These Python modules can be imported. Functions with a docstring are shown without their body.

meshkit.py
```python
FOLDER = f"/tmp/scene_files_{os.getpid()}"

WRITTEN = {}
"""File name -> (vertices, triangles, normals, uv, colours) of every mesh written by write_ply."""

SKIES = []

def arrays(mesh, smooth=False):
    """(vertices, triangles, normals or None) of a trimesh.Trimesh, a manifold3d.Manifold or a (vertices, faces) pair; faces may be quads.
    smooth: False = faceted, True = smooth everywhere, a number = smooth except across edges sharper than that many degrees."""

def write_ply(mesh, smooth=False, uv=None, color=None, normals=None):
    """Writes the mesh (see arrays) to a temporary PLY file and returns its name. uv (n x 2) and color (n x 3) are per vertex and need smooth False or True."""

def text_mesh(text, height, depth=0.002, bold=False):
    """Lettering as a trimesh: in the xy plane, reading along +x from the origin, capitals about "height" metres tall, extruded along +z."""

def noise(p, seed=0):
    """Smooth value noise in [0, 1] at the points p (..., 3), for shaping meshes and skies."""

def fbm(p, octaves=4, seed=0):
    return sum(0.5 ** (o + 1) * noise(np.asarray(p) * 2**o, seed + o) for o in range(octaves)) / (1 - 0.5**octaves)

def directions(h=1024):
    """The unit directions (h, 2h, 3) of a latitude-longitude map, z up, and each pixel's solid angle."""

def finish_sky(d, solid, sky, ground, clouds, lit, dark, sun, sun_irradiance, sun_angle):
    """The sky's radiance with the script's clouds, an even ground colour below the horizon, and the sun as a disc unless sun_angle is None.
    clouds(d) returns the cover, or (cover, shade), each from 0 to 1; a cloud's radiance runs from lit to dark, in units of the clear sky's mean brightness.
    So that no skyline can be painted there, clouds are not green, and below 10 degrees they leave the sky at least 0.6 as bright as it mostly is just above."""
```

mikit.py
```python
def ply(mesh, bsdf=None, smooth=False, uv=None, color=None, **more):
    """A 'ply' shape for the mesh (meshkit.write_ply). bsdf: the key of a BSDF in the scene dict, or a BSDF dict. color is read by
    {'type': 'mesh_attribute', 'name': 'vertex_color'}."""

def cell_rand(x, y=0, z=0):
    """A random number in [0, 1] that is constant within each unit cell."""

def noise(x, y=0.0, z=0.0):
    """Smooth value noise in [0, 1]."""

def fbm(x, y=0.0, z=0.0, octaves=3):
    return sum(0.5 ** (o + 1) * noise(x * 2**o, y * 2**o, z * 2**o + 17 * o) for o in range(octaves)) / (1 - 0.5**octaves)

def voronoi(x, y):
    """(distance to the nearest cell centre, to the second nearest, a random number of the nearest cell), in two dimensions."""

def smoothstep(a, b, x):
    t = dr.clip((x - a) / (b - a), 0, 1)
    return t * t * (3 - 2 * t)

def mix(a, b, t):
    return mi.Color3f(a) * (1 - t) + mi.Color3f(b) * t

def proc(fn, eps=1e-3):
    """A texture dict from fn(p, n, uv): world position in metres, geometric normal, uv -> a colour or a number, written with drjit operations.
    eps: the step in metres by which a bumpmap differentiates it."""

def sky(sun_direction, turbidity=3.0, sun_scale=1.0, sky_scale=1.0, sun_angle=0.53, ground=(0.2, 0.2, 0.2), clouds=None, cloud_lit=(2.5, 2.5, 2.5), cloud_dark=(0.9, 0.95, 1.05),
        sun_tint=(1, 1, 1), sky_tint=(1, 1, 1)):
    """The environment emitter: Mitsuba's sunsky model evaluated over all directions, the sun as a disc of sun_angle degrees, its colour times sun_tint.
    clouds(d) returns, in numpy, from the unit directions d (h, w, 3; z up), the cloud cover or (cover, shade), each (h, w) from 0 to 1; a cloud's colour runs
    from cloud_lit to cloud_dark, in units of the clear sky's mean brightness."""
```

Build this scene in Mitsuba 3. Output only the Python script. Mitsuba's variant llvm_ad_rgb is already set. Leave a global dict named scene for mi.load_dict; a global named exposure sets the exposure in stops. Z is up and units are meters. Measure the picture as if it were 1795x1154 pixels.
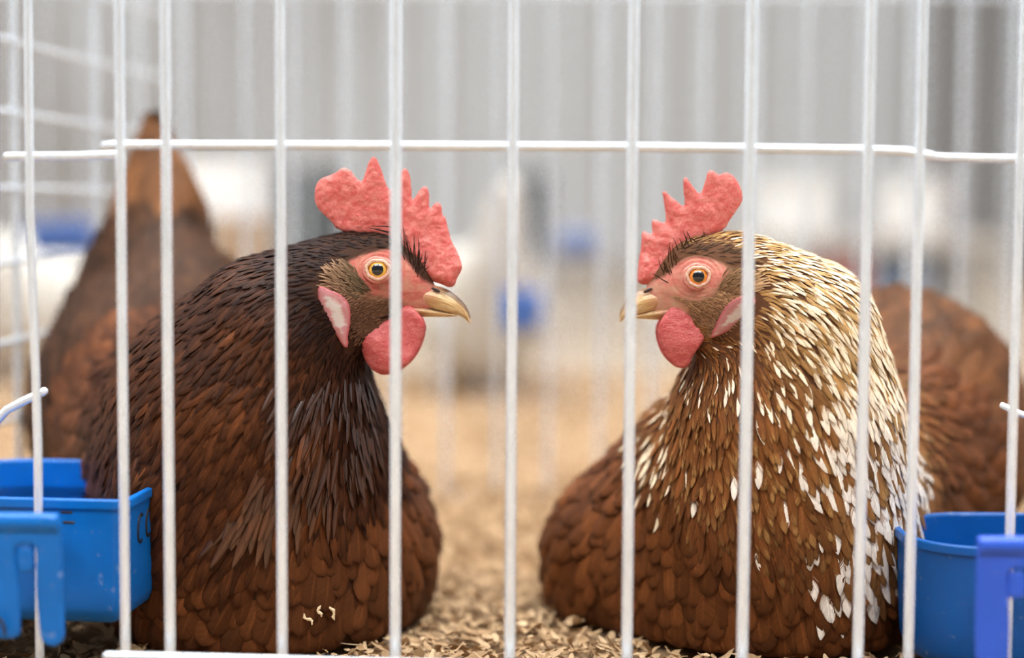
import math
import numpy as np, trimesh, drjit as dr, mitsuba as mi, mikit, meshkit
from mikit import noise, fbm, smoothstep, mix, cell_rand
from scipy.spatial import cKDTree

rng = np.random.default_rng(11)
T = mi.ScalarTransform4f
scene, labels = {"type": "scene"}, {}

# ---------------------------------------------------------------- camera, sky, added lights, exposure
F, CX, CY = 3150.0, 897.5, 577.0            # focal length and centre in pixels of the 1795 x 1154 frame
HC = 0.22                                   # lens height above the litter
PITCH, ROLL = math.radians(4.2), math.radians(0.35)
FWD = np.array([0, math.cos(PITCH), -math.sin(PITCH)])
UP0 = np.array([0, math.sin(PITCH), math.cos(PITCH)])
RIGHT = math.cos(ROLL) * np.array([1.0, 0, 0]) + math.sin(ROLL) * UP0
UPV = -math.sin(ROLL) * np.array([1.0, 0, 0]) + math.cos(ROLL) * UP0
EYE = np.array([0, 0, HC])
scene["camera"] = {"type": "thinlens", "fov": 2 * math.degrees(math.atan(CX / F)), "fov_axis": "x", "aperture_radius": 0.0138, "focus_distance": 0.846,
                   "near_clip": 0.05, "far_clip": 100.0, "to_world": T().look_at(origin=EYE.tolist(), target=(EYE + FWD).tolist(), up=UPV.tolist())}
scene["daylight"] = mikit.sky((0.25, -0.5, 0.83), turbidity=4.0, sun_scale=0.0, ground=(0.34, 0.32, 0.30), clouds=lambda d: np.ones(d.shape[:2]),
                              cloud_lit=(0.95, 1.0, 1.07), cloud_dark=(0.9, 0.9, 0.9))
exposure = 3.0
ADDED_LIGHT = 1.5                                  # radiance of the added, unseen light panels


def W(px, py, d):
    """The world point d metres deep in front of the lens, seen at (px, py)."""
    px, py, d = np.broadcast_arrays(np.asarray(px, float), np.asarray(py, float), np.asarray(d, float))
    return EYE + d[..., None] * (FWD + ((px - CX) / F)[..., None] * RIGHT - ((py - CY) / F)[..., None] * UPV)


def srgb(r, g, b):
    c = np.array([r, g, b]) / 255.0
    return np.where(c < 0.04045, c / 12.92, ((c + 0.055) / 1.055) ** 2.4)


# ---------------------------------------------------------------- bookkeeping
def numbered(key):
    if key not in scene and key not in labels and not any(k.startswith(key + "__") for k in scene):
        return key
    i = 1
    while True:
        k = f"{key}_{i:03d}"
        if k not in scene and k not in labels and not any(x.startswith(k + "__") for x in scene):
            return k
        i += 1


def tag(key, label=None, category=None, group=None, kind=None):
    labels[key] = {a: b for a, b in dict(label=label, category=category, group=group, kind=kind).items() if b}


def thing(name, label, category, group=None):
    key = numbered(name)
    tag(key, label, category, group)
    return key


COUNT = {}


def part(parent, name, mesh, bsdf, smooth=True, label=None, kind=None, **kw):
    base = f"{parent}__{name}"
    n = COUNT.get(base, 0)
    COUNT[base] = n + 1
    key = base if n == 0 else f"{base}_{n:03d}"
    scene[key] = mesh if isinstance(mesh, dict) else mikit.ply(mesh, bsdf, smooth=smooth, **kw)
    if label or kind:
        tag(key, label, kind=kind)
    return key


def solo(name, mesh, bsdf, label, category, smooth=True, group=None, kind=None, **kw):
    key = numbered(name)
    scene[key] = mikit.ply(mesh, bsdf, smooth=smooth, **kw)
    tag(key, label, category, group, kind)
    return key


# ---------------------------------------------------------------- mesh helpers
def tube(pts, r, sides=12, caps=True):
    p = np.asarray(pts, float)
    t = np.gradient(p, axis=0)
    t /= np.linalg.norm(t, axis=1, keepdims=True)
    ref = np.array([0.31, 0.22, 0.92]) if abs(t[0, 2]) < 0.8 else np.array([0.9, 0.3, 0.1])
    a = np.cross(t, ref)
    a /= np.linalg.norm(a, axis=1, keepdims=True)
    b = np.cross(t, a)
    ang = np.arange(sides) * 2 * np.pi / sides
    r = np.broadcast_to(r, (len(p),))
    v = p[:, None] + r[:, None, None] * (np.cos(ang)[None, :, None] * a[:, None] + np.sin(ang)[None, :, None] * b[:, None])
    if caps:    # rounded ends
        def end(c, tt, ring_r, sgn):
            return [c + sgn * tt * ring_r * 0.6 + 0.75 * ring_r * (np.cos(ang)[:, None] * aa + np.sin(ang)[:, None] * bb) for aa, bb in [(a[0 if sgn < 0 else -1], b[0 if sgn < 0 else -1])]][0]
        v = np.concatenate([end(p[0], t[0], r[0], -1)[None], v, end(p[-1], t[-1], r[-1], 1)[None]])
    n = len(v)
    i, j = np.meshgrid(np.arange(n - 1), np.arange(sides), indexing="ij")
    q = np.stack([i * sides + j, i * sides + (j + 1) % sides, (i + 1) * sides + (j + 1) % sides, (i + 1) * sides + j], -1).reshape(-1, 4)
    f = np.vstack([q[:, [0, 1, 2]], q[:, [0, 2, 3]]])
    vv = v.reshape(-1, 3)
    c0, c1 = len(vv), len(vv) + 1
    vv = np.vstack([vv, v[0].mean(0) - t[0] * r[0] * 0.3 * caps, v[-1].mean(0) + t[-1] * r[-1] * 0.3 * caps])
    k = np.arange(sides)
    f = np.vstack([f, np.stack([np.full(sides, c0), (k + 1) % sides, k], -1), np.stack([np.full(sides, c1), (n - 1) * sides + k, (n - 1) * sides + (k + 1) % sides], -1)])
    m = trimesh.Trimesh(vv, f, process=False)
    if m.volume < 0:
        m.invert()
    return m


def loft(rings, cap0=True, cap1=True):
    """Rings (n, k, 3) joined in order."""
    v = np.asarray(rings, float)
    n, k = v.shape[:2]
    i, j = np.meshgrid(np.arange(n - 1), np.arange(k), indexing="ij")
    q = np.stack([i * k + j, i * k + (j + 1) % k, (i + 1) * k + (j + 1) % k, (i + 1) * k + j], -1).reshape(-1, 4)
    f = [q[:, [0, 1, 2]], q[:, [0, 2, 3]]]
    vv = v.reshape(-1, 3)
    kk = np.arange(k)
    if cap0:
        f.append(np.stack([np.full(k, len(vv)), (kk + 1) % k, kk], -1))
        vv = np.vstack([vv, v[0].mean(0)])
    if cap1:
        f.append(np.stack([np.full(k, len(vv)), (n - 1) * k + kk, (n - 1) * k + (kk + 1) % k], -1))
        vv = np.vstack([vv, v[-1].mean(0)])
    m = trimesh.Trimesh(vv, np.vstack(f), process=False)
    if cap0 and cap1 and m.volume < 0:
        m.invert()
    return m


def surface_nets(f, lo, h):
    """The zero surface of the grid values f (negative inside), a smooth mesh."""
    s = f < 0
    nx, ny, nz = f.shape
    c = sum(s[a:nx - 1 + a, b:ny - 1 + b, d:nz - 1 + d].astype(np.int8) for a in (0, 1) for b in (0, 1) for d in (0, 1))
    cells = np.argwhere((c > 0) & (c < 8))
    index = -np.ones(c.shape, np.int64)
    index[tuple(cells.T)] = np.arange(len(cells))
    pos, cnt = np.zeros((len(cells), 3)), np.zeros(len(cells))
    corners = [np.array(x) for x in np.ndindex(2, 2, 2)]
    for ax in range(3):
        for a in corners:
            if a[ax]:
                continue
            b = a.copy(); b[ax] = 1
            fa, fb = f[tuple((cells + a).T)], f[tuple((cells + b).T)]
            on = (fa < 0) != (fb < 0)
            t = np.where(on, fa / np.where(on, fa - fb, 1), 0)
            pos += np.where(on[:, None], a + t[:, None] * (b - a), 0)
            cnt += on
    v = lo + (cells + pos / cnt[:, None]) * h
    quads = []
    for ax in range(3):
        u, w = (ax + 1) % 3, (ax + 2) % 3
        sl0, sl1 = [slice(None)] * 3, [slice(None)] * 3
        sl0[ax], sl1[ax] = slice(0, -1), slice(1, None)
        e = np.argwhere(s[tuple(sl0)] != s[tuple(sl1)])
        e = e[(e[:, u] > 0) & (e[:, w] > 0) & (e[:, u] < f.shape[u] - 1) & (e[:, w] < f.shape[w] - 1)]
        inside = s[tuple(e.T)]
        du, dw = np.eye(3, dtype=int)[u], np.eye(3, dtype=int)[w]
        q = np.stack([index[tuple(x.T)] for x in (e - du - dw, e - dw, e, e - du)], -1)
        quads.append(np.where(inside[:, None], q, q[:, ::-1]))
    q = np.vstack(quads)
    m = trimesh.Trimesh(v, np.vstack([q[:, [0, 1, 2]], q[:, [0, 2, 3]]]), process=False)
    if m.volume < 0:
        m.invert()
    return m


def chaikin(p, n=2):
    p = np.asarray(p, float)
    for _ in range(n):
        q = np.roll(p, -1, 0)
        p = np.stack([0.75 * p + 0.25 * q, 0.25 * p + 0.75 * q], 1).reshape(-1, 2)
    return p


def dist2d(x, y, poly):
    """Signed distance to a polygon, negative inside."""
    best, inside = np.full(x.shape, 1e9), np.zeros(x.shape, bool)
    for a, b in zip(poly, np.roll(poly, -1, 0)):
        e = b - a
        t = np.clip(((x - a[0]) * e[0] + (y - a[1]) * e[1]) / max(e @ e, 1e-20), 0, 1)
        best = np.minimum(best, (x - a[0] - t * e[0]) ** 2 + (y - a[1] - t * e[1]) ** 2)
        cross = (a[1] > y) != (b[1] > y)
        inside ^= cross & (x < e[0] * (y - a[1]) / (e[1] if e[1] else 1e-20) + a[0])
    d = np.sqrt(best)
    return np.where(inside, -d, d)


def slab(poly, half, mid=None, h=0.0006, max_half=0.004):
    """A rounded plate over the polygon (metres): half(x, y, depth inside) is its half thickness, mid(x, y) its middle plane. Local x, y, z."""
    lo, hi = poly.min(0) - 3 * h, poly.max(0) + 3 * h
    zmax = max_half + 3 * h + (0 if mid is None else mid[1])
    x, y = np.arange(lo[0], hi[0], h), np.arange(lo[1], hi[1], h)
    X, Y = np.meshgrid(x, y, indexing="ij")
    d = dist2d(X, Y, poly)
    hh = np.where(d < 0, half(X, Y, np.maximum(-d, 0)), -d * 1.5)
    m0 = np.zeros_like(X) if mid is None else mid[0](X, Y)
    z = np.arange(-zmax, zmax + h, h)
    f = np.abs(z[None, None] - m0[..., None]) - hh[..., None]
    return surface_nets(f, np.array([lo[0], lo[1], z[0]]), h)


def place(mesh, origin, ax, ay, az):
    m = mesh.copy()
    m.vertices = origin + mesh.vertices @ np.array([ax, ay, az])
    if m.volume < 0:
        m.invert()
    return m


# ---------------------------------------------------------------- materials
def principled(color, rough=0.5, **kw):
    base = color if isinstance(color, dict) else {"type": "rgb", "value": [float(x) for x in color]}
    return {"type": "principled", "base_color": base, "roughness": rough, **kw}


def two(b):
    return {"type": "twosided", "bsdf": b}


def zinc(p, n, uv):
    a = fbm(p.x * 900, p.y * 900, p.z * 160)
    b = noise(p.x * 200, p.y * 200, p.z * 45)
    return mi.Color3f(0.80, 0.88, 0.96) * (0.86 + 0.2 * a + 0.12 * b)


scene["zinc_wire"] = {"type": "bumpmap", "scale": 0.00012, "t": mikit.proc(lambda p, n, uv: fbm(p.x * 700, p.y * 700, p.z * 220), eps=3e-4),
                      "bsdf": principled(mikit.proc(zinc), 0.30, metallic=0.42, specular=0.7)}


def plastic(col, worn):
    def fn(p, n, uv):
        s = smoothstep(0.70, 0.86, fbm(p.x * 260, p.y * 260, p.z * 190)) * 0.35
        return mix(mi.Color3f(*col) * (0.92 + 0.16 * noise(p.x * 60, p.y * 60, p.z * 60)), mi.Color3f(*worn), s)
    return fn


scene["blue_plastic"] = principled(mikit.proc(plastic((0.001, 0.140, 0.52), (0.30, 0.42, 0.62))), 0.33, specular=0.35)
scene["shaded_blue_plastic"] = principled(mikit.proc(plastic((0.002, 0.085, 0.33), (0.20, 0.32, 0.52))), 0.36, specular=0.35)  # the cup blue darkened, painting in the shade over the right cup
scene["violet_plastic"] = principled(mikit.proc(plastic((0.022, 0.10, 0.62), (0.35, 0.38, 0.66))), 0.36, specular=0.5)
scene["marker_ink"] = principled((0.012, 0.012, 0.018), 0.5)
scene["water"] = {"type": "dielectric", "int_ior": 1.33, "ext_ior": 1.0}


def litter_colour(p, n, uv):
    a = fbm(p.x * 70, p.y * 40, 0.0, 4)
    b = noise(p.x * 9, p.y * 6, 3.0)
    c = mix(mi.Color3f(0.19, 0.112, 0.056), mi.Color3f(0.345, 0.238, 0.142), smoothstep(0.25, 0.75, a))
    return c * (0.85 + 0.25 * b)


scene["litter_ground"] = principled(mikit.proc(litter_colour), 0.9, specular=0.1)


def chip_colour(p, n, uv):
    r = cell_rand(dr.floor(uv.x), 5, 1)
    g = fbm(uv.x * 40, uv.y * 5, r * 9)
    c = mix(mi.Color3f(0.26, 0.145, 0.062), mi.Color3f(0.60, 0.435, 0.265), r * r * 0.6 + 0.5 * g)
    return c


scene["wood_chip_bsdf"] = two(principled(mikit.proc(chip_colour), 0.75, specular=0.2))

# ---------------------------------------------------------------- large structure: litter floor, far ground, far wall
gx, gy = np.meshgrid(np.concatenate([np.linspace(-2.2, -0.5, 18), np.linspace(-0.45, 0.55, 160), np.linspace(0.6, 2.2, 18)]),
                     np.concatenate([np.linspace(0.2, 0.7, 12), np.linspace(0.71, 1.35, 120), np.linspace(1.4, 2.3, 20)]), indexing="ij")
gz = (meshkit.fbm(np.stack([gx * 28, gy * 28, 0 * gx], -1), 3, 4) - 0.5) * 0.012 - 0.004
v = np.stack([gx, gy, gz], -1)
nx_, ny_ = gx.shape
i, j = np.meshgrid(np.arange(nx_ - 1), np.arange(ny_ - 1), indexing="ij")
q = np.stack([i * ny_ + j, (i + 1) * ny_ + j, (i + 1) * ny_ + j + 1, i * ny_ + j + 1], -1).reshape(-1, 4)
scene["floor"] = mikit.ply((v.reshape(-1, 3), q), "litter_ground", smooth=True)
tag("floor", "bed of pale wood litter under the cages", kind="structure")


def far_ground(p, n, uv):
    return mix(mi.Color3f(0.27, 0.21, 0.15), mi.Color3f(0.38, 0.32, 0.25), fbm(p.x * 2, p.y * 2, 1.0))


scene["far_ground_bsdf"] = principled(mikit.proc(far_ground), 0.9, specular=0.1)
m = trimesh.creation.box((16, 12, 0.1)); m.apply_translation((0, 2.0, -0.09))
scene["ground"] = mikit.ply(m, "far_ground_bsdf"); tag("ground", "trodden pale ground beyond the litter", kind="structure")


def wall_colour(p, n, uv):
    a = fbm(p.x * 0.9 + 3.0, p.z * 0.5, 2.0)
    c = mix(mi.Color3f(0.56, 0.52, 0.48), mi.Color3f(0.76, 0.745, 0.725), smoothstep(0.3, 0.62, a))
    return c


scene["wall_bsdf"] = principled(mikit.proc(wall_colour), 0.9, specular=0.1)
m = trimesh.creation.box((16, 0.1, 4.0)); m.apply_translation((0, 7.2, 1.9))
scene["wall_back"] = mikit.ply(m, "wall_bsdf"); tag("wall_back", "pale grey beige wall far behind the cages", kind="structure")

scene["boarding"] = principled(mikit.proc(lambda p, n, uv: mi.Color3f(0.20, 0.17, 0.14) * (0.8 + 0.4 * noise(p.x * 6, 0.0, p.z * 0.6))), 0.8, specular=0.2)
m = trimesh.creation.box((16, 0.1, 3.6)); m.apply_translation((0, -3.6, 1.7))  # unseen wall, put in to block the low sky behind the camera
scene["wall_added"] = mikit.ply(m, "boarding"); tag("wall_added", "unseen brown boarded wall added behind the aisle to block low sky", kind="structure")
# unseen light panels added for catchlights and top light, above aisle and cages
scene["added_panel_housing"] = principled((0.8, 0.8, 0.8), 0.5)
for lx_, ly_, where in ((-0.9, -0.7, "over the aisle, the left one"), (0.9, -0.7, "over the aisle, the right one"), (-0.9, 1.4, "over the cages, the left one"), (0.9, 1.4, "over the cages, the right one")):
    added_panel = thing("added_light_panel", "large unseen light panel added for catchlights and top light " + where, "added light")
    m = trimesh.creation.box((1.64, 0.94, 0.06)); m.apply_translation((lx_, ly_, 2.44))
    part(added_panel, "housing", m, "added_panel_housing", False)
    m = trimesh.creation.box((1.6, 0.9, 0.02)); m.apply_translation((lx_, ly_, 2.395))
    part(added_panel, "diffuser", m, "added_panel_housing", False)
    scene[added_panel + "__diffuser"]["emitter"] = {"type": "area", "radiance": {"type": "rgb", "value": [ADDED_LIGHT, ADDED_LIGHT * 0.985, ADDED_LIGHT * 0.96]}}

# ---------------------------------------------------------------- cage
DF = 0.782


def vertical(px, d, r, z0=-0.03, z1=0.42, bend=None, n=14):
    c = W(px, CY, d)
    z = np.linspace(z0, z1, n)
    p = np.stack([np.full(n, c[0]), np.full(n, c[1]), z], -1)
    if bend is not None:
        p[:, 0] += np.interp(z, *bend)
    return tube(p, r)


cage = thing("wire_cage", "galvanised wire show cage of upright bars around two brown hens", "cage")
for px, d, r, bend in ((60, 0.802, 0.0020, ([0.0, 0.12, 0.2, 0.34], [0.0005, 0.001, -0.0012, -0.0006])), (214.5, 0.788, 0.00225, None), (1605, 0.788, 0.00235, None), (1780, 0.792, 0.0021, None)):
    part(cage, "front_bar", vertical(px, d, r, bend=bend), "zinc_wire")
part(cage, "front_cross_wire", tube(np.stack([W(x, y, d) for x, y, d in ((12, 275, .807), (60, 274.5, .8075), (140, 274, .803), (198, 272, .797), (214, 272, .795))]), 0.0021), "zinc_wire")
part(cage, "front_cross_wire", tube(np.stack([W(x, y, d) for x, y, d in ((1607, 270, .795), (1625, 275, .795), (1660, 277, .797), (1720, 278, .799), (1776, 279, .7995), (1900, 281, .80))]), 0.0021), "zinc_wire")
# left side wall, its wires running back
def side(d, s=-1):
    return np.array([-0.411 + 0.112 * d, d]) if s < 0 else np.array([0.36 + 0.05 * d, d])
for s, dmax in ((-1, 1.35), (1, 1.35)):
    for z in (0.046, 0.09, 0.1345, 0.1795, 0.2215, 0.266, 0.309, 0.353, 0.397):
        p = np.array([[*side(d, s), z + 0.002 * math.sin(9 * d + 20 * z)] for d in np.linspace(0.80, dmax, 9)])
        part(cage, "side_wire", tube(p, 0.0017, 8), "zinc_wire")
    for d in (0.92, 1.059, 1.198):
        a = side(d, s)
        part(cage, "side_bar", tube(np.array([[*a, z] for z in np.linspace(-0.02, 0.42, 5)]), 0.0022, 8), "zinc_wire")
# back wall
for k in range(-7, 12):
    px = 872 + 89.6 * k + (6 if k < -4 else 0) - (12 if k == -6 else 0)
    part(cage, "back_bar", vertical(px, 1.345, 0.0021, -0.02, 0.42, n=3), "zinc_wire")
for z in (-0.006, 0.405):
    part(cage, "back_cross_wire", tube(np.stack([np.linspace(-0.26, 0.43, 4), np.full(4, 1.34), np.full(4, z)], -1), 0.0018, 8), "zinc_wire")
# bent wire hook by the left edge and the wire end by the right edge
part(cage, "wire_hook", tube(np.stack([W(x, y, d) for x, y, d in ((-60, 800, .835), (-25, 768, .835), (-6, 738, .835), (12, 719, .835), (40, 704, .836), (78, 686, .838))]), 0.0021), "zinc_wire")
part(cage, "wire_hook", tube(np.stack([W(x, y, d) for x, y, d in ((1757, 711, .845), (1775, 720, .842), (1800, 730, .838), (1850, 742, .83))]), 0.0016), "zinc_wire")

door = thing("cage_door", "wire cage door of seven evenly spaced upright bars with a cross wire", "cage door")
for px, r in ((294, .00235), (493, .00235), (693.5, .0025), (897, .0025), (1105, .0025), (1310, .0026), (1515.5, .0024)):
    part(door, "door_bar", vertical(px, DF, r, 0.0, 0.42), "zinc_wire")
xs = [183, 196, 215, 260, 400, 600, 897, 1105, 1310, 1515, 1585, 1612, 1634]
ys = [256, 255, 254.5, 254.5, 255, 255.5, 257, 258, 260.5, 263, 265.5, 270, 274]
ds = [.789, .7835, .7825, .7862, .7865, .7865, .7865, .7865, .7865, .7865, .7855, .7825, .7835]
part(door, "cross_wire", tube(np.stack([W(x, y, d) for x, y, d in zip(xs, ys, ds)]), 0.00205), "zinc_wire")
part(door, "bottom_wire", tube(np.stack([W(x, y, .7775) for x, y in ((187, 1151), (300, 1153), (600, 1161), (1000, 1169), (1640, 1180))]), 0.0021), "zinc_wire")

# ---------------------------------------------------------------- hens
FEATHER = {k: [] for k in "r g b tr tg tb start rachis edge".split()}
N_FEATHERS = [0]


def feathers(base, tip, start, rachis, edge):
    """Rows of the feather table; returns their numbers."""
    n = len(base)
    for k, col in zip("r g b".split(), np.asarray(base).T): FEATHER[k].append(col)
    for k, col in zip("tr tg tb".split(), np.asarray(tip).T): FEATHER[k].append(col)
    for k, x in (("start", start), ("rachis", rachis), ("edge", edge)): FEATHER[k].append(np.broadcast_to(x, (n,)))
    ids = N_FEATHERS[0] + np.arange(n)
    N_FEATHERS[0] += n
    return ids


def feather_meshes(nodes, normals, width, profile, ids, cols=5, droop=0.35, fringe=0.0, seed=0):
    """nodes, normals (n, rows, 3), width (n,): the vertices (n, rows * cols, 3), the faces of one feather and the uv."""
    n, rows, _ = nodes.shape
    r = np.random.default_rng(seed)
    t = np.gradient(nodes, axis=1)
    t /= np.linalg.norm(t, axis=2, keepdims=True) + 1e-12
    side = np.cross(normals, t)
    side /= np.linalg.norm(side, axis=2, keepdims=True) + 1e-12
    up = np.cross(t, side)
    u = np.linspace(-1, 1, cols)
    half = 0.5 * width[:, None] * profile[None]
    if fringe:
        half = half * (1 + fringe * r.uniform(-1, 1, half.shape))
    v = nodes[:, :, None] + side[:, :, None] * (half[:, :, None] * u)[..., None] - up[:, :, None] * (half[:, :, None] * droop * u ** 2)[..., None]
    if fringe:     # uneven barb ends
        v = v + t[:, :, None] * (np.abs(u) * width[:, None, None] * 0.25 * r.uniform(-1, 1, (n, rows, cols)) * fringe)[..., None]
    i, j = np.meshgrid(np.arange(rows - 1), np.arange(cols - 1), indexing="ij")
    a = (i * cols + j).ravel()
    f = np.vstack([np.stack([a, a + 1, a + cols + 1], -1), np.stack([a, a + cols + 1, a + cols], -1)])
    uu = np.broadcast_to(ids[:, None, None] + 0.5 + 0.48 * u, (n, rows, cols))
    vv = np.broadcast_to(VS[None, :, None], (n, rows, cols))
    return v.reshape(n, -1, 3), f, np.stack([uu, vv], -1).reshape(n, -1, 2)


def joined(v, f, uv):
    n, k = v.shape[:2]
    return (v.reshape(-1, 3), (f[None] + (np.arange(n) * k)[:, None, None]).reshape(-1, 3)), uv.reshape(-1, 2)


TABLES = {}


def feather_colour(p, n, uv):
    i = mi.UInt32(dr.maximum(mi.Int32(dr.floor(uv.x)), 0))
    g = lambda k: dr.gather(mi.Float, TABLES[k], i)
    u = uv.x - dr.floor(uv.x) - 0.5
    au = dr.abs(u) * 2
    v = uv.y
    barb = noise((v * 44 - au * 7.0) + mi.Float(i) * 3.7, dr.select(u > 0, 1.0, 8.0), 0.0)
    fine = noise(v * 90 - au * 16, dr.select(u > 0, 3.0, 5.0) + mi.Float(i) * 1.3, 2.0)
    base, tip = mi.Color3f(g("r"), g("g"), g("b")), mi.Color3f(g("tr"), g("tg"), g("tb"))
    s = g("start")
    k = smoothstep(s - 0.12, s + 0.07, v - 0.20 * au * au + 0.16 * (barb - 0.5))
    k = k * (1 - 0.75 * smoothstep(0.68, 1.1, au + 0.3 * (fine - 0.5)))
    c = base * (1 - k) + tip * k
    c = c * (0.80 + 0.20 * barb + 0.18 * fine)
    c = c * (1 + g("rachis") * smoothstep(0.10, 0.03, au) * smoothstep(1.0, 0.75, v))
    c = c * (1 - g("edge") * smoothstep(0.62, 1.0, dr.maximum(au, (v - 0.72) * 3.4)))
    return c


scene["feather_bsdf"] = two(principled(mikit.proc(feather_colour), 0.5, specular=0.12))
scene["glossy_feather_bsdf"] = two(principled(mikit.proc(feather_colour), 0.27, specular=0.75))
VS = np.array([0, 0.22, 0.42, 0.60, 0.75, 0.87, 0.95, 1.0])
ROUND = np.array([0.40, 0.78, 0.97, 1.0, 0.97, 0.82, 0.56, 0.16])
LANCE = np.array([0.45, 0.75, 0.95, 1.0, 0.90, 0.66, 0.38, 0.08])


def smin(a, b, k):
    h = np.clip(0.5 + 0.5 * (b - a) / k, 0, 1)
    return b + (a - b) * h - k * h * (1 - h)


def cones(P, chain):
    """Union of round cones along a chain of (centre, radius)."""
    out = None
    for (a, ra), (b, rb) in zip(chain[:-1], chain[1:]):
        e = b - a
        l2, rr = e @ e, ra - rb
        a2 = l2 - rr * rr
        pa = P - a
        if a2 <= 1e-9:      # one ball swallows the other
            d = np.linalg.norm(P - (a if rr > 0 else b), axis=-1) - max(ra, rb)
        else:
            y = pa @ e
            z = y - l2
            x2 = ((pa * l2 - y[..., None] * e) ** 2).sum(-1)
            k = np.sign(rr) * rr * rr * x2
            d = (np.sqrt(x2 * a2 / l2) + y * rr) / l2 - ra
            d = np.where(np.sign(y) * a2 * y * y * l2 < k, np.sqrt(x2 + y * y * l2) / l2 - ra, d)
            d = np.where(np.sign(z) * a2 * z * z * l2 > k, np.sqrt(x2 + z * z * l2) / l2 - rb, d)
        out = d if out is None else np.minimum(out, d)
    return out


def poisson(pts, rad, r):
    """Dart throwing with a radius for each point; keeps the given order."""
    tree = cKDTree(pts)
    alive = np.ones(len(pts), bool)
    keep = []
    near = tree.query_ball_point(pts, rad, workers=4)
    for i in range(len(pts)):
        if alive[i]:
            keep.append(i)
            alive[near[i]] = False
    return np.array(keep)


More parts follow.
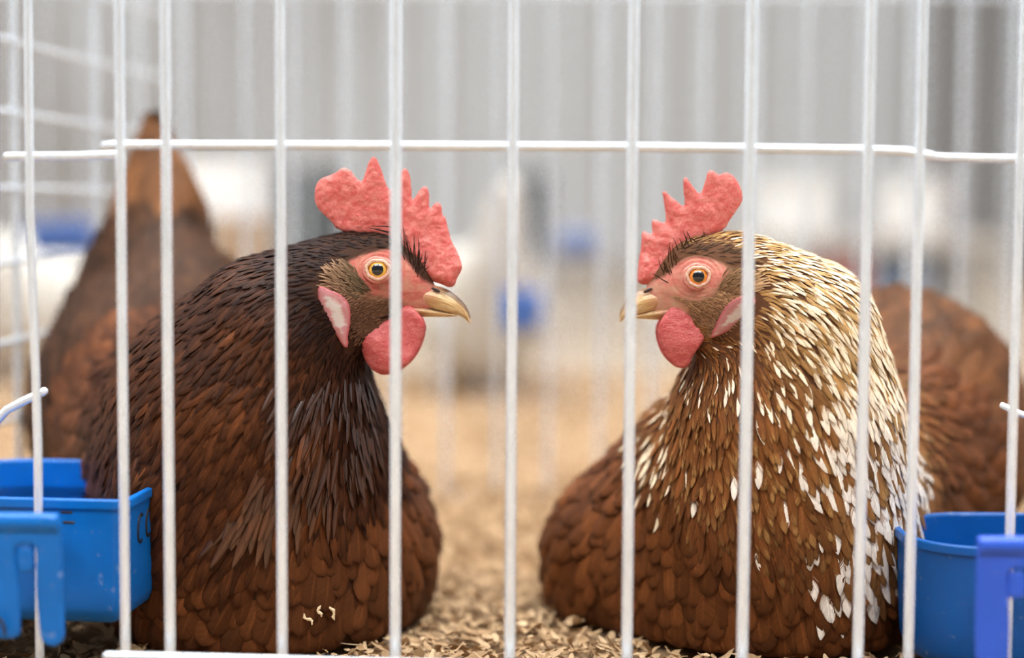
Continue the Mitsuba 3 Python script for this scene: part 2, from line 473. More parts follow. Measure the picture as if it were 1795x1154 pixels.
class Hen:
    def __init__(self, key, side, body, head, eye_px, seed):
        """side: +1 when the beak points right. body: list of chains of (px, py, depth, radius px). head: the same, flattened sideways. eye_px: the eye's place."""
        self.key, self.side, self.seed = key, side, seed
        self.chains = [[(W(x, y, d), r * d / F) for x, y, d, r in c] for c in body]
        self.head = [[(W(x, y, d), r * d / F) for x, y, d, r in c] for c in head]
        self.dm = 0.865
        self.org = W(*eye_px, self.dm)          # head frame: on the middle plane of the head
        self.eye_px = eye_px
        self.r = np.random.default_rng(seed)

    def local(self, P):
        """Head frame: x right, y up, z to the near side, metres."""
        q = P - self.org
        return np.stack([q @ RIGHT, q @ UPV, -(q @ FWD)], -1)

    def lp(self, P):
        """Head frame in units of the head's millimetre grid (x right, y down)."""
        q = self.local(P)
        return self.eye_px[0] + q[..., 0] * F / self.dm, self.eye_px[1] - q[..., 1] * F / self.dm

    def sdf(self, P):
        out = None
        for c in self.chains:
            d = cones(P, c)
            out = d if out is None else smin(out, d, 0.034)
        Q = P + (0.36 * ((P - self.org) @ FWD))[..., None] * FWD      # the head is narrower than it is long
        hd = None
        for c in self.head:
            d = cones(Q, c) / 1.2
            hd = d if hd is None else smin(hd, d, 0.006)
        out = smin(out, hd, 0.010)
        return np.maximum(out, -(P[..., 2] - 0.002))

    def build_body(self, colour):
        h = 0.0026
        allc = [x for c in self.chains + self.head for x in c]
        lo = np.min([c - r for c, r in allc], 0) - 0.012
        hi = np.max([c + r for c, r in allc], 0) + 0.012
        lo[2] = max(lo[2], -0.004)
        ax = [np.arange(a, b, h) for a, b in zip(lo, hi)]
        G = np.stack(np.meshgrid(*ax, indexing="ij"), -1)
        m = surface_nets(self.sdf(G.astype(np.float32)), lo, h)
        self.coarse = m
        c = m.triangles_center
        near = np.linalg.norm(c - self.org, axis=1) < 0.052
        v, f = trimesh.remesh.subdivide(m.vertices, m.faces, face_index=np.nonzero(near)[0])
        near = np.linalg.norm(v[f].mean(1) - self.org, axis=1) < 0.046
        v, f = trimesh.remesh.subdivide(v, f, face_index=np.nonzero(near)[0])
        sel = np.linalg.norm(v - self.org, axis=1) < 0.06
        e = 4e-4
        for _ in range(3):
            p = v[sel]
            d = self.sdf(p)
            g = np.stack([(self.sdf(p + e * k) - self.sdf(p - e * k)) / (2 * e) for k in np.eye(3)], -1)
            v[sel] = p - g * np.clip(d, -0.002, 0.002)[:, None] / np.maximum((g * g).sum(1), 0.2)[:, None]
        mesh = trimesh.Trimesh(v, f, process=False)
        mesh.merge_vertices()
        lc = self.local(np.asarray(mesh.vertices))      # wrinkled skin in rings round the eye
        rr = np.hypot(lc[:, 0] / 1.15, lc[:, 1])
        nn = meshkit.arrays(mesh, True)[2]
        amp = soft(0.0042, 0.006, rr) * soft(0.0135, 0.0095, rr)
        wav = np.sin(rr / 0.00185 * 2 * np.pi + 1.2 * meshkit.noise(lc * 300, 4)) * 0.00016 + (meshkit.noise(lc * 1400, 6) - 0.5) * 0.0002
        mesh.vertices = mesh.vertices + nn * (amp * wav)[:, None]
        self.mesh = mesh
        self.tree = cKDTree(m.vertices)
        n = np.zeros_like(m.vertices)
        fn = np.cross(m.vertices[m.faces[:, 1]] - m.vertices[m.faces[:, 0]], m.vertices[m.faces[:, 2]] - m.vertices[m.faces[:, 0]])
        for k in range(3):
            np.add.at(n, m.faces[:, k], fn)
        self.vn = n / (np.linalg.norm(n, axis=1, keepdims=True) + 1e-20)
        hm = mesh.vertices
        self.fine_tree, self.fine_v = cKDTree(hm), hm
        self.fine_n = meshkit.arrays(mesh, True)[2]
        part(self.key, "body", mesh, two(principled({"type": "mesh_attribute", "name": "vertex_color"}, 0.7, specular=0.15)), True, color=colour(self, np.asarray(mesh.vertices)))

    def project(self, p, fine=False):
        tree, V, N = (self.fine_tree, self.fine_v, self.fine_n) if fine else (self.tree, self.coarse.vertices, self.vn)
        d, i = tree.query(p, k=4, workers=4)
        w = 1 / (d + 1e-4)
        w /= w.sum(1, keepdims=True)
        n = (N[i] * w[..., None]).sum(1)
        n /= np.linalg.norm(n, axis=1, keepdims=True) + 1e-12
        c = (V[i] * w[..., None]).sum(1)
        return p - n * ((p - c) * n).sum(1, keepdims=True), n

    def grow(self, root, flow, length, lift, rows=8, wild=0.12, fine=False, tuck=0.0012):
        p, n = self.project(root, fine)
        r = np.random.default_rng(self.seed + len(root))
        nodes, normals = [], []
        turn = r.normal(0, wild, len(root))[:, None]
        lift = lift * r.uniform(0.6, 1.5, len(root))
        for k in range(rows):
            t = VS[k]
            nodes.append(p + n * (-tuck + (lift + tuck) * t ** 0.8)[:, None])
            normals.append(n)
            d = flow(p)
            d = d - n * (d * n).sum(1, keepdims=True)
            d /= np.linalg.norm(d, axis=1, keepdims=True) + 1e-12
            d = d + np.cross(n, d) * turn
            d /= np.linalg.norm(d, axis=1, keepdims=True) + 1e-12
            p, n2 = self.project(p + d * (length * (VS[min(k + 1, rows - 1)] - t))[:, None], fine)
            n = 0.5 * n + 0.5 * n2
            n /= np.linalg.norm(n, axis=1, keepdims=True)
        nodes, normals = np.stack(nodes, 1), np.stack(normals, 1)
        nodes[..., 2] = np.maximum(nodes[..., 2], 0.0012)
        return nodes, normals

    def flow(self, P):
        """Which way feathers lie: away from the head, then towards the tail."""
        q = self.local(P)
        hx, hy = self.flow_from
        lx, ly = self.lp(P)
        rad = P - (self.org + RIGHT * ((hx - self.eye_px[0]) * self.dm / F) - UPV * ((hy - self.eye_px[1]) * self.dm / F))
        rad = rad / (np.linalg.norm(rad, axis=1, keepdims=True) + 1e-9)
        ahead = -self.side * RIGHT + 0.10 * UPV
        wh = soft(0.030, 0.060, np.linalg.norm(q, axis=1))[:, None]
        rad = rad * wh + ahead * (1 - wh)
        down = self.down
        rad = rad + np.array([0, 0, -1.0]) * down * np.clip(np.linalg.norm(q, axis=1) / 0.1, 0, 1)[:, None]
        tail = self.tail - P
        tail = tail / (np.linalg.norm(tail, axis=1, keepdims=True) + 1e-9)
        w = np.clip(((P @ FWD - EYE @ FWD) - 0.93) / 0.07, 0, 1)
        w = (w * w * (3 - 2 * w))[:, None]
        d = rad * (1 - w) + tail * w
        return d / (np.linalg.norm(d, axis=1, keepdims=True) + 1e-9)


def px_poly(crop, x0, y0, s=898 / 350):
    return np.array([(x0 + a / s, y0 + b / s) for a, b in crop])


def soft(a, b, x):
    t = np.clip((x - a) / (b - a), 0, 1)
    return t * t * (3 - 2 * t)


def lerp(a, b, t):
    t = np.asarray(t)[..., None]
    return np.asarray(a) * (1 - t) + np.asarray(b) * t


# skin of comb, wattles and ear lobes
def skin(base, pale, f1, f2, dirn=(1.0, 1.0, 1.0)):
    def fn(p, n, uv):
        a = fbm(p.x * f1 * dirn[0], p.y * f1 * dirn[1], p.z * f1 * dirn[2], 3)
        b = noise(p.x * f2, p.y * f2, p.z * f2)
        return mix(mi.Color3f(*base), mi.Color3f(*pale), smoothstep(0.3, 0.8, 0.65 * a + 0.35 * b))
    return fn


def skin_bsdf(base, pale, f1=260, f2=1500, bump=0.00025, rough=0.5, dirn=(1.0, 1.0, 1.0)):
    return {"type": "bumpmap", "scale": bump, "t": mikit.proc(lambda p, n, uv: 0.6 * noise(p.x * 900 * dirn[0], p.y * 900, p.z * 900 * dirn[2]) + 0.4 * noise(p.x * 2300, p.y * 2300, p.z * 2300), eps=1.5e-4),
            "bsdf": principled(mikit.proc(skin(base, pale, f1, f2, dirn)), rough, specular=0.4, sheen=0.3)}


scene["comb_bsdf"] = skin_bsdf((0.56, 0.09, 0.078), (0.70, 0.23, 0.195), 420, 2200)
scene["wattle_bsdf"] = skin_bsdf((0.50, 0.072, 0.072), (0.66, 0.18, 0.17), 200, 1500, 0.0003, 0.5, (1.0, 1.0, 2.2))
scene["lobe_bsdf"] = {**skin_bsdf((0.7, 0.2, 0.2), (0.8, 0.6, 0.6), 240, 1100, 0.00035, 0.4, (1.0, 1.0, 0.5)), "bsdf": principled({"type": "mesh_attribute", "name": "vertex_color"}, 0.42, specular=0.45)}
scene["lid_bsdf"] = skin_bsdf((0.62, 0.33, 0.24), (0.80, 0.58, 0.42), 500, 2000, 0.0001)
scene["pupil_bsdf"] = principled((0.004, 0.005, 0.008), 0.045, specular=1.0)


def horn(tint):
    """Beak horn by the uv that run along the beak (u) and from its ridge down (v)."""
    def fn(p, n, uv):
        s = noise(uv.x * 6, uv.y * 46, 1.0)
        s2 = noise(uv.x * 14, uv.y * 12, 4.0)
        c = mix(mi.Color3f(0.52, 0.30, 0.11), mi.Color3f(0.80, 0.60, 0.33), smoothstep(0.3, 0.75, s * 0.6 + s2 * 0.4))
        dark = smoothstep(0.42, 0.05, uv.y + 0.25 * (s - 0.5)) * smoothstep(0.12, 0.45, uv.x) * smoothstep(1.0, 0.86, uv.x)
        c = mix(c, mi.Color3f(0.10, 0.05, 0.03) * tint + mi.Color3f(0.30, 0.17, 0.09) * (1 - tint), dark)
        c = mix(c, mi.Color3f(0.52, 0.22, 0.15), smoothstep(0.46, 0.16, uv.x) * 0.85)
        return mix(c, mi.Color3f(0.86, 0.66, 0.50), smoothstep(0.86, 1.0, uv.x) * 0.7)
    return fn


scene["horn_dark"] = principled(mikit.proc(horn(1.0)), 0.32, specular=0.5)
scene["horn_pale"] = principled(mikit.proc(horn(0.35)), 0.32, specular=0.5)


def head_parts(hen, comb, comb_label, wattle, lobe, upper, lower, nostril, iris_rgb, horn_key, mirror):
    k, s = hen.key, hen.dm / F
    ox, oy = hen.eye_px
    to_local = lambda poly: np.stack([(poly[:, 0] - ox) * s, -(poly[:, 1] - oy) * s], -1)
    AX = (RIGHT, UPV, -FWD)
    # comb: a fleshy blade, thick at the base
    pl = chaikin(to_local(comb), 1)
    base_y = pl[:, 1].min()
    nz = lambda X, Y, q: meshkit.fbm(np.stack([X * q, Y * q, 0 * X + hen.seed], -1), 3, 3) - 0.5
    half = lambda X, Y, d: 0.0001 + (0.0019 + 0.0030 * np.clip(1 - (Y - base_y) / 0.03, 0, 1)) * (1 - np.exp(-d / 0.0021)) * (1 + 0.7 * nz(X, Y, 160)) + 0.0007 * nz(X, Y, 420) * np.minimum(d / 0.002, 1)
    mid = (lambda X, Y: 0.0022 * np.sin(X * 95 + hen.seed) * np.clip((Y - base_y) / 0.05, 0, 1), 0.0024)
    m = slab(pl, half, mid, 0.0005, 0.0065)
    part(k, "comb", place(m, hen.org, *AX), "comb_bsdf", True, comb_label)
    # wattles and ear lobes, one of each per side
    for sg in (1, -1):
        pl = chaikin(to_local(wattle), 2)
        top = pl[:, 1].max()
        half = lambda X, Y, d: 0.0001 + 0.0017 * (1 - np.exp(-d / 0.0011)) * (1 + 0.9 * nz(X, Y, 150)) + 0.0005 * np.sqrt(d / 0.003)
        mid = (lambda X, Y: 0.0016 * np.sin((X * 0.8 + Y) * 190 + hen.seed) * np.clip((top - Y) / 0.02, 0, 1), 0.0018)
        m = slab(pl, half, mid, 0.0005, 0.004)
        part(k, "wattle", place(m, hen.org + (-FWD) * sg * 0.0075, RIGHT, UPV, -FWD * sg), "wattle_bsdf", True)
        pl = chaikin(to_local(lobe), 2)
        half = lambda X, Y, d: 0.0001 + 0.0015 * (1 - np.exp(-d / 0.0012)) * (1 + 0.8 * nz(X, Y, 220))
        c0 = pl.mean(0)
        zz = np.linspace(0.045, 0.0, 180)       # how far the head's side stands out under the lobe's upper and lower ends
        def stand(x, y):
            q = hen.org + x * RIGHT + y * UPV - zz[:, None] * FWD
            return zz[np.argmax(hen.sdf(q) < 0)]
        ya, yb = pl[:, 1].max() - 0.002, pl[:, 1].min() + 0.003
        xa, xb = pl[pl[:, 1].argmax(), 0], pl[pl[:, 1].argmin(), 0]
        za, zb = stand(0.7 * xa + 0.3 * c0[0], ya), stand(xb, yb)
        mid = (lambda X, Y: (zb - za) * (Y - ya) / (yb - ya) + 0.0010 * np.cos((X - c0[0]) * 260), abs(zb - za) * 1.6 + 0.002)
        m = slab(pl, half, mid, 0.0005, 0.003)
        dd = np.maximum(-dist2d(m.vertices[:, 0], m.vertices[:, 1], pl), 0)
        lobe_c = lerp([0.52, 0.11, 0.12], lerp([0.62, 0.27, 0.29], [0.74, 0.66, 0.64], soft(0.4, 0.62, meshkit.fbm(m.vertices * [260, 800, 260], 3, 8) * 0.6 + 0.4 * soft(0.001, 0.006, dd))), soft(0.0002, 0.0016, dd))
        part(k, "earlobe", place(m, hen.org + (-FWD) * sg * (za + 0.0036), RIGHT, UPV, -FWD * sg), "lobe_bsdf", True, color=lobe_c)
    # beak
    def mandible(rows, name, power, u0=0.0):
        rows = np.array(rows, float)        # px top x, y, bottom x, y, half width mm
        tt = np.linspace(0, len(rows) - 1, 42)
        from scipy.interpolate import PchipInterpolator
        R = np.stack([PchipInterpolator(np.arange(len(rows)), rows[:, c])(tt) for c in range(5)], -1)
        a = np.linspace(0, 2 * np.pi, 33)[:-1]
        rings, uvs = [], []
        for q, (tx, ty, bx, by, hw) in enumerate(R):
            topp, bot = to_local(np.array([[tx, ty], [bx, by]]))
            w_ = np.sign(np.sin(a)) * np.abs(np.sin(a)) ** 0.85 * hw * 1e-3
            hgt = (np.cos(a) * 0.5 + 0.5) if power == 1 else np.clip(np.cos(a) * 0.5 + 0.5, 0, 1) ** 0.8
            ctr = bot + (topp - bot) * hgt[:, None]
            w_ = w_ * (0.55 + 0.45 * np.clip((1 - hgt) * 2.2, 0, 1)) if power == 1 else w_
            rings.append(hen.org + ctr[:, :1] * RIGHT + ctr[:, 1:] * UPV + w_[:, None] * (-FWD))
            uvs.append(np.stack([np.full(32, q / 41), 1 - hgt], -1))
        m = loft(rings)
        uv = np.vstack([np.concatenate(uvs), [[0, 0.5], [1, 0.5]]])
        return m, uv
    m, uv = mandible(upper, "upper", 1)
    b = part(k, "beak", m, horn_key, True, uv=uv)
    m, uv = mandible(lower, "lower", 2)
    part(b, "lower_mandible", m, horn_key, True, uv=uv)
    for sg in (1, -1):     # nostril slits
        nx, ny, nw = nostril
        c = to_local(np.array([[nx, ny]]))[0]
        e = trimesh.creation.icosphere(3, 1.0)
        e.vertices = e.vertices * [0.0024, 0.0008, 0.0006]
        ang = -0.45 * hen.side
        rot = np.array([[math.cos(ang), -math.sin(ang)], [math.sin(ang), math.cos(ang)]])
        e.vertices[:, :2] = e.vertices[:, :2] @ rot.T
        e.vertices += [c[0], c[1], nw * 1e-3]
        part(b, "nostril", place(e, hen.org, RIGHT, UPV, -FWD * sg), "pupil_bsdf" if False else "nostril_bsdf", True)
    # eyes
    for sg in (1, -1):
        out = -FWD * sg
        ez = hen.eye_z
        c = hen.org + out * (ez - 0.0040)
        rad = 0.0054
        e = trimesh.creation.icosphere(4, rad)
        e.vertices += c
        ek = part(k, "eye", e, hen.iris_key, True)
        lx = np.linspace(0, 0.0028, 9)      # the pupil, a dark cap on the ball
        a = np.linspace(0, 2 * np.pi, 41)[:-1]
        rings = [c + (rad + 0.00006) * (np.sin(q / rad) * (np.cos(a)[:, None] * RIGHT + np.sin(a)[:, None] * UPV) + math.cos(q / rad) * out) for q in lx[1:]]
        cap = loft(rings, True, False)
        cap.vertices[-1] = c + (rad + 0.00006) * out
        if (cap.face_normals.mean(0) @ out) < 0: cap.invert()
        part(ek, "pupil", cap, "pupil_bsdf", True)
        # lids: a fleshy ring with folds round the ball
        for R0, r0, z0, tilt in ((0.00460, 0.00062, -0.0013, 0.0), (0.00555, 0.00075, -0.0023, 0.9)):
            a2 = np.linspace(0, 2 * np.pi, 73)[:-1]
            sx, sy = 1.16, 0.96
            ring = []
            b_ = np.linspace(0, 2 * np.pi, 11)[:-1]
            for al in a2:
                wob = 1 + 0.03 * math.sin(3 * al + tilt) + 0.02 * math.sin(7 * al + 2 * tilt)
                rr = R0 * wob
                ctr = c + out * (rad + z0) + RIGHT * rr * sx * math.cos(al) + UPV * rr * sy * math.sin(al)
                dirr = RIGHT * math.cos(al) + UPV * math.sin(al)
                ring.append(ctr + r0 * (np.cos(b_)[:, None] * dirr * 1.35 + np.sin(b_)[:, None] * out))
            ring = np.array(ring)
            n_, k_ = ring.shape[:2]
            ii, jj = np.meshgrid(np.arange(n_), np.arange(k_), indexing="ij")
            qq = np.stack([ii * k_ + jj, ((ii + 1) % n_) * k_ + jj, ((ii + 1) % n_) * k_ + (jj + 1) % k_, ii * k_ + (jj + 1) % k_], -1).reshape(-1, 4)
            mm = trimesh.Trimesh(ring.reshape(-1, 3), np.vstack([qq[:, [0, 1, 2]], qq[:, [0, 2, 3]]]), process=False)
            if mm.volume < 0: mm.invert()
            part(ek, "eyelid", mm, "lid_bsdf" if R0 < 0.005 else "fold_bsdf", True)


scene["nostril_bsdf"] = principled((0.03, 0.012, 0.01), 0.6)
scene["fold_bsdf"] = skin_bsdf((0.60, 0.19, 0.15), (0.74, 0.36, 0.29), 600, 2000, 0.0002)


def iris(center, rgb, rim):
    c, ax = mi.ScalarPoint3f(*center), mi.ScalarVector3f(*(-FWD))
    def fn(p, n, uv):
        d = mi.Vector3f(p.x - c[0], p.y - c[1], p.z - c[2])
        h = dr.abs(d.x * ax[0] + d.y * ax[1] + d.z * ax[2])
        r = dr.sqrt(dr.maximum(dr.squared_norm(d) - h * h, 0))
        c1 = mix(mi.Color3f(*rim), mi.Color3f(*rgb), smoothstep(0.0046, 0.0038, r))
        return c1 * (0.75 + 0.5 * noise(d.x * 2600, d.y * 2600, d.z * 2600)) * (0.6 + 0.4 * smoothstep(0.0026, 0.0034, r))
    return fn


def plume(hen, narrow, hackle_reach, colours, pink_poly, cheek_poly, tuft_poly, cheek_rgb, tuft_rgb, bristle_spots, bristle_rgb):
    """Grows the feathers. colours(hen, P, lx, ly, region) -> base, tip, start, rachis, edge."""
    r = hen.r
    pts, fi = trimesh.sample.sample_surface(hen.coarse, 90000, seed=hen.seed)
    pts = np.asarray(pts)
    lx, ly = hen.lp(pts)
    dist = np.linalg.norm(pts - hen.org, axis=1)
    R = hackle_reach(hen, pts, lx, ly)
    q = dist / R                                        # 0 at the head, 1 where the hackle ends
    face = np.min([dist2d(lx, ly, q_) for q_ in (pink_poly, cheek_poly, tuft_poly)], 0) < 0
    ahead_px = hen.side * 0.0075 * F / hen.dm
    trip = (np.min([dist2d(lx - f_ * ahead_px, ly, pink_poly) for f_ in (0.5, 1.0)], 0) < -2) & (dist < 0.045)
    ok = ~face & ~trip & (pts[:, 2] > 0.006) & ((hen.side * (lx - hen.eye_px[0]) < 46) | (dist > 0.05))
    small = dist < 0.034
    spacing = np.where(q < 1, np.interp(dist, [0.015, 0.03, 0.05, 0.08, 0.14], [0.0010, 0.0012, 0.0017, 0.0024, 0.0032]), 0.0062)
    depth = (pts - EYE) @ FWD
    spacing = np.where(depth > 0.97, 0.0078, spacing)
    sel = np.nonzero(ok)[0]
    sel = sel[poisson(pts[sel], spacing[sel], r)]
    pts, lx, ly, dist, q, depth = (a[sel] for a in (pts, lx, ly, dist, q, depth))
    n = len(pts)
    rear = depth > 0.97
    length = np.where(q < 1, np.interp(dist, [0.015, 0.03, 0.05, 0.08, 0.14], [0.009, 0.012, 0.017, 0.025, 0.033]), 0.028)
    width = np.where(q < 1, np.interp(dist, [0.015, 0.03, 0.05, 0.08, 0.14], [0.0011, 0.0015, 0.0025, 0.0040, 0.0058]), 0.0140)
    length, width = np.where(rear, 0.036, length), np.where(rear, 0.0135, width)
    tl = np.linalg.norm(pts - hen.tail, axis=1)
    intail = rear & (tl < hen.tail_reach)
    length, width = np.where(intail, 0.055, length), np.where(intail, 0.012, width)
    width = np.where(q < 1, width * narrow(ly), width)
    length = length * r.uniform(0.85, 1.2, n)
    width = width * r.uniform(0.85, 1.15, n)
    lift = np.where(q < 1, np.interp(dist, [0.02, 0.06, 0.14], [0.0008, 0.0019, 0.0028]), 0.0026)
    lift = np.where(rear, 0.003, lift)
    region = np.where(rear, 2, np.where(q < 1, 0, 1))
    if hen.gloss is not None:
        gl = (dist2d(lx, ly, hen.gloss) < 0) & (region == 0) & (depth < 0.9) & (meshkit.noise(pts * 130, 3) > 0.52)
        region = np.where(gl, 3, region)
        lift = np.where(gl, lift * 1.7, lift)
        width = np.where(gl, width * 0.75, width)
    base, tip, start, rach, edge = colours(hen, pts, lx, ly, dist, q, region, intail)
    for g, name, prof, cols, droop, fr in ((0, "hackle_feathers", LANCE, 3, 0.35, 0.10), (1, "feather", ROUND, 5, 0.28, 0.05), (2, "saddle_feathers", ROUND, 3, 0.28, 0.06), (3, "throat_feathers", LANCE, 5, 0.35, 0.10)):
        s = np.nonzero(region == g)[0]
        if not len(s): continue
        nodes, normals = hen.grow(pts[s], hen.flow, length[s], lift[s], wild=0.16 if g == 0 else 0.12, fine=g in (0, 3))
        ids = feathers(base[s], tip[s], start[s], rach[s], edge[s])
        v, f, uv = feather_meshes(nodes, normals, width[s], prof, ids, cols, droop, fr, hen.seed)
        if g == 1:      # body feathers that show largest are parts of their own
            see = -((normals[:, 4] * FWD).sum(1)) + 0.15
            inframe = (nodes[:, 5, 2] > 0.035) & (lx[s] > 0) & (lx[s] < 1795)
            score = np.where(inframe, see, -1)
            big = np.argsort(-score)[:300]
            for i_ in big:
                part(hen.key, "feather", (v[i_], f), "feather_bsdf", True, uv=uv[i_])
            rest = np.setdiff1d(np.arange(len(s)), big)
            mm, u2 = joined(v[rest], f, uv[rest])
            part(hen.key, "small_feathers", mm, "feather_bsdf", True, kind="stuff", uv=u2)
        else:
            mm, u2 = joined(v, f, uv)
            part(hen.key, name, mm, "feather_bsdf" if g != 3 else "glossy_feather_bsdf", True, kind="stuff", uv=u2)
    # short down of the cheek and the ear tuft
    fp, _ = trimesh.sample.sample_surface(trimesh.Trimesh(hen.mesh.vertices, hen.mesh.faces[np.linalg.norm(hen.mesh.triangles_center - hen.org, axis=1) < 0.05], process=False), 26000, seed=hen.seed + 1)
    fp = np.asarray(fp)
    fx, fy = hen.lp(fp)
    for poly, rgb, name, L, wd, sp, fl, lift in ((cheek_poly, cheek_rgb, "cheek_down", 0.0042, 0.00075, 0.00075, hen.cheek_flow, 0.0006), (tuft_poly, tuft_rgb, "ear_tuft", 0.0062, 0.0008, 0.0006, hen.tuft_flow, 0.0012)):
        s = np.nonzero(dist2d(fx, fy, poly) < 0)[0]
        s = s[poisson(fp[s], np.full(len(s), sp), r)]
        d0 = fl[0] * RIGHT - fl[1] * UPV
        nodes, normals = hen.grow(fp[s], lambda P: np.broadcast_to(d0, P.shape), np.full(len(s), L) * r.uniform(0.7, 1.2, len(s)), np.full(len(s), lift), rows=8, wild=0.25, fine=True, tuck=0.0003)
        bb = rgb(fx[s], fy[s]) * r.uniform(0.7, 1.3, (len(s), 1))
        ids = feathers(bb, bb * 1.35, np.full(len(s), 0.6), np.zeros(len(s)), np.zeros(len(s)))
        v, f, uv = feather_meshes(nodes, normals, np.full(len(s), wd), LANCE, ids, 3, 0.3, 0.0, hen.seed)
        mm, u2 = joined(v, f, uv)
        part(hen.key, name, mm, "feather_bsdf", True, kind="stuff", uv=u2)
    # bristles at the foot of the comb
    nodes, normals = [], []
    for (x0, y0, x1, y1, cnt) in bristle_spots:
        for _ in range(cnt):
            a = np.array([x0, y0]) + r.normal(0, 5, 2)
            b = np.array([x1, y1]) + r.normal(0, 6, 2)
            c = 0.5 * (a + b) + r.normal(0, 3, 2)
            t = np.linspace(0, 1, 8)[:, None]
            p = (1 - t) ** 2 * a + 2 * t * (1 - t) * c + t ** 2 * b
            z = r.uniform(0.004, 0.0095)
            nodes.append(W(p[:, 0], p[:, 1], hen.dm) - FWD * (z + 0.0025 * t))
            normals.append(np.broadcast_to(-FWD, (8, 3)))
    nodes, normals = np.array(nodes), np.array(normals)
    bb = np.tile(bristle_rgb, (len(nodes), 1)) * r.uniform(0.6, 1.4, (len(nodes), 1))
    ids = feathers(bb, bb, np.full(len(nodes), 0.9), np.zeros(len(nodes)), np.zeros(len(nodes)))
    v, f, uv = feather_meshes(nodes, normals, np.full(len(nodes), 0.00055), LANCE, ids, 3, 0.2, 0.0, hen.seed)
    mm, u2 = joined(v, f, uv)
    part(hen.key, "brow_bristles", mm, "feather_bsdf", True, kind="stuff", uv=u2)


# ---- the dark hen on the left
k1 = thing("hen", "dark mahogany brown hen on the left, facing right with her tail raised", "hen")
h1 = Hen(k1, 1,
         [[(600, 500, .866, 70), (555, 528, .868, 104), (484, 598, .872, 152), (432, 722, .888, 212), (430, 880, .905, 232), (455, 1010, .925, 255)],
          [(455, 930, .94, 245), (270, 735, 1.05, 205), (230, 575, 1.10, 118), (282, 390, 1.12, 84), (271, 275, 1.125, 34), (270, 212, 1.125, 9)],
          [(450, 850, .96, 200), (575, 960, .965, 180)],
          [(430, 770, .91, 200), (335, 735, .97, 172), (270, 700, 1.05, 165)],
         [(300, 700, 1.04, 140), (330, 540, 1.08, 105)]],
         [[(620, 480, .865, 72), (660, 474, .865, 66), (700, 492, .865, 52), (745, 522, .865, 25)],
          [(660, 500, .865, 58), (640, 560, .865, 50)], [(700, 500, .865, 40), (715, 545, .865, 22)]],
         (666.8, 474.9), 21)
h1.gloss = np.array([(515, 640), (640, 650), (652, 770), (600, 830), (450, 890), (430, 850), (515, 740)])
h1.flow_from, h1.down, h1.tail, h1.tail_reach = (668, 440), 0.25, W(268, 150, 1.135), 0.125
h1.cheek_flow, h1.tuft_flow = (-1.0, 0.12), (-1.0, -0.45)
h1.lobe_z, h1.eye_z, h1.iris_key = 0.0175, 0.0178, "iris_yellow"

FACE1 = chaikin(np.array([(571, 484), (611, 464), (644, 449), (678, 440), (702, 444), (726, 475), (745, 498), (790, 505), (790, 560), (740, 556), (700, 590), (645, 600), (628, 575), (622, 545), (590, 505)]), 1)
PINK1 = chaikin(np.array([(612, 462), (644, 446), (680, 436), (706, 442), (730, 475), (800, 490), (800, 560), (738, 556), (712, 548), (690, 528), (660, 530), (636, 516), (622, 490)]), 1)
CHEEK1 = np.array([(575, 500), (622, 508), (650, 516), (690, 522), (712, 536), (705, 560), (680, 580), (650, 600), (632, 600), (618, 560), (600, 530)])
TUFT1 = np.array([(588, 484), (606, 470), (622, 466), (640, 492), (658, 512), (640, 525), (615, 518), (590, 505)])


def body_colour1(hen, P):
    x, y = hen.lp(P)
    d = dist2d(x, y, FACE1)
    pink, deep, brown, dark = np.array([0.60, 0.19, 0.15]), np.array([0.45, 0.10, 0.08]), np.array([0.15, 0.075, 0.04]), np.array([0.045, 0.018, 0.009])
    nz = meshkit.fbm(P * 900, 3, 5)
    wr = meshkit.fbm(np.stack([x * 0.05, y * 0.35, 0 * x], -1), 3, 2)
    c = lerp(deep, pink, soft(0.3, 0.7, 0.5 * nz + 0.5 * wr))
    c = lerp(c, [0.52, 0.30, 0.2], soft(0.35, 0.75, meshkit.fbm(P * 260, 3, 9)) * 0.5)
    c = lerp(c, brown, soft(10, -12, dist2d(x, y, CHEEK1)) * 0.85)
    c = lerp(c, brown * 1.3, soft(6, -8, dist2d(x, y, TUFT1)))
    c = lerp(c, brown * 0.8, soft(-3, 5, dist2d(x, y, PINK1)))
    c = lerp(c, dark, soft(-4, 6, d))
    return lerp(c, [0.15, 0.06, 0.022], soft(0.95, 1.08, P @ FWD - EYE @ FWD))


def colours1(hen, P, lx, ly, dist, q, region, intail):
    r = np.random.default_rng(5)
    n = len(P)
    crown, hack, rust, breast, rear, tail = (np.array(c) for c in ([0.020, 0.0066, 0.0038], [0.036, 0.0118, 0.0054], [0.105, 0.033, 0.0100], [0.098, 0.0325, 0.0108], [0.055, 0.023, 0.010], [0.16, 0.066, 0.024]))
    base = lerp(crown, hack, soft(0.03, 0.06, dist))
    streak = meshkit.noise(P * 60, 3)
    t = soft(0.05, 0.13, dist) * 0.6 + 0.6 * soft(0.45, 0.75, streak) * soft(0.03, 0.08, dist)
    front = soft(0.0, 0.10, lx * 0 + (lx - 560) / 1000) * 0.8
    base = lerp(base, rust, np.clip(t * (1 - front), 0, 1))
    base = np.where((region == 1)[:, None], lerp(rust, breast, soft(0.9, 1.25, q)), base)
    base = np.where((region == 2)[:, None], lerp(rear, tail, intail * 1.0), base)
    base = base * r.lognormal(0, 0.22, (n, 1))
    tipc = base * np.where(region == 0, 0.62, 0.92)[:, None]
    start = np.where(region == 0, 0.80, 0.86) + r.normal(0, 0.04, n)
    return base, tipc, start, np.where(region == 0, 0.65, 0.38) * r.uniform(0.4, 1.4, n), np.where(region == 0, 0.35, 0.45)


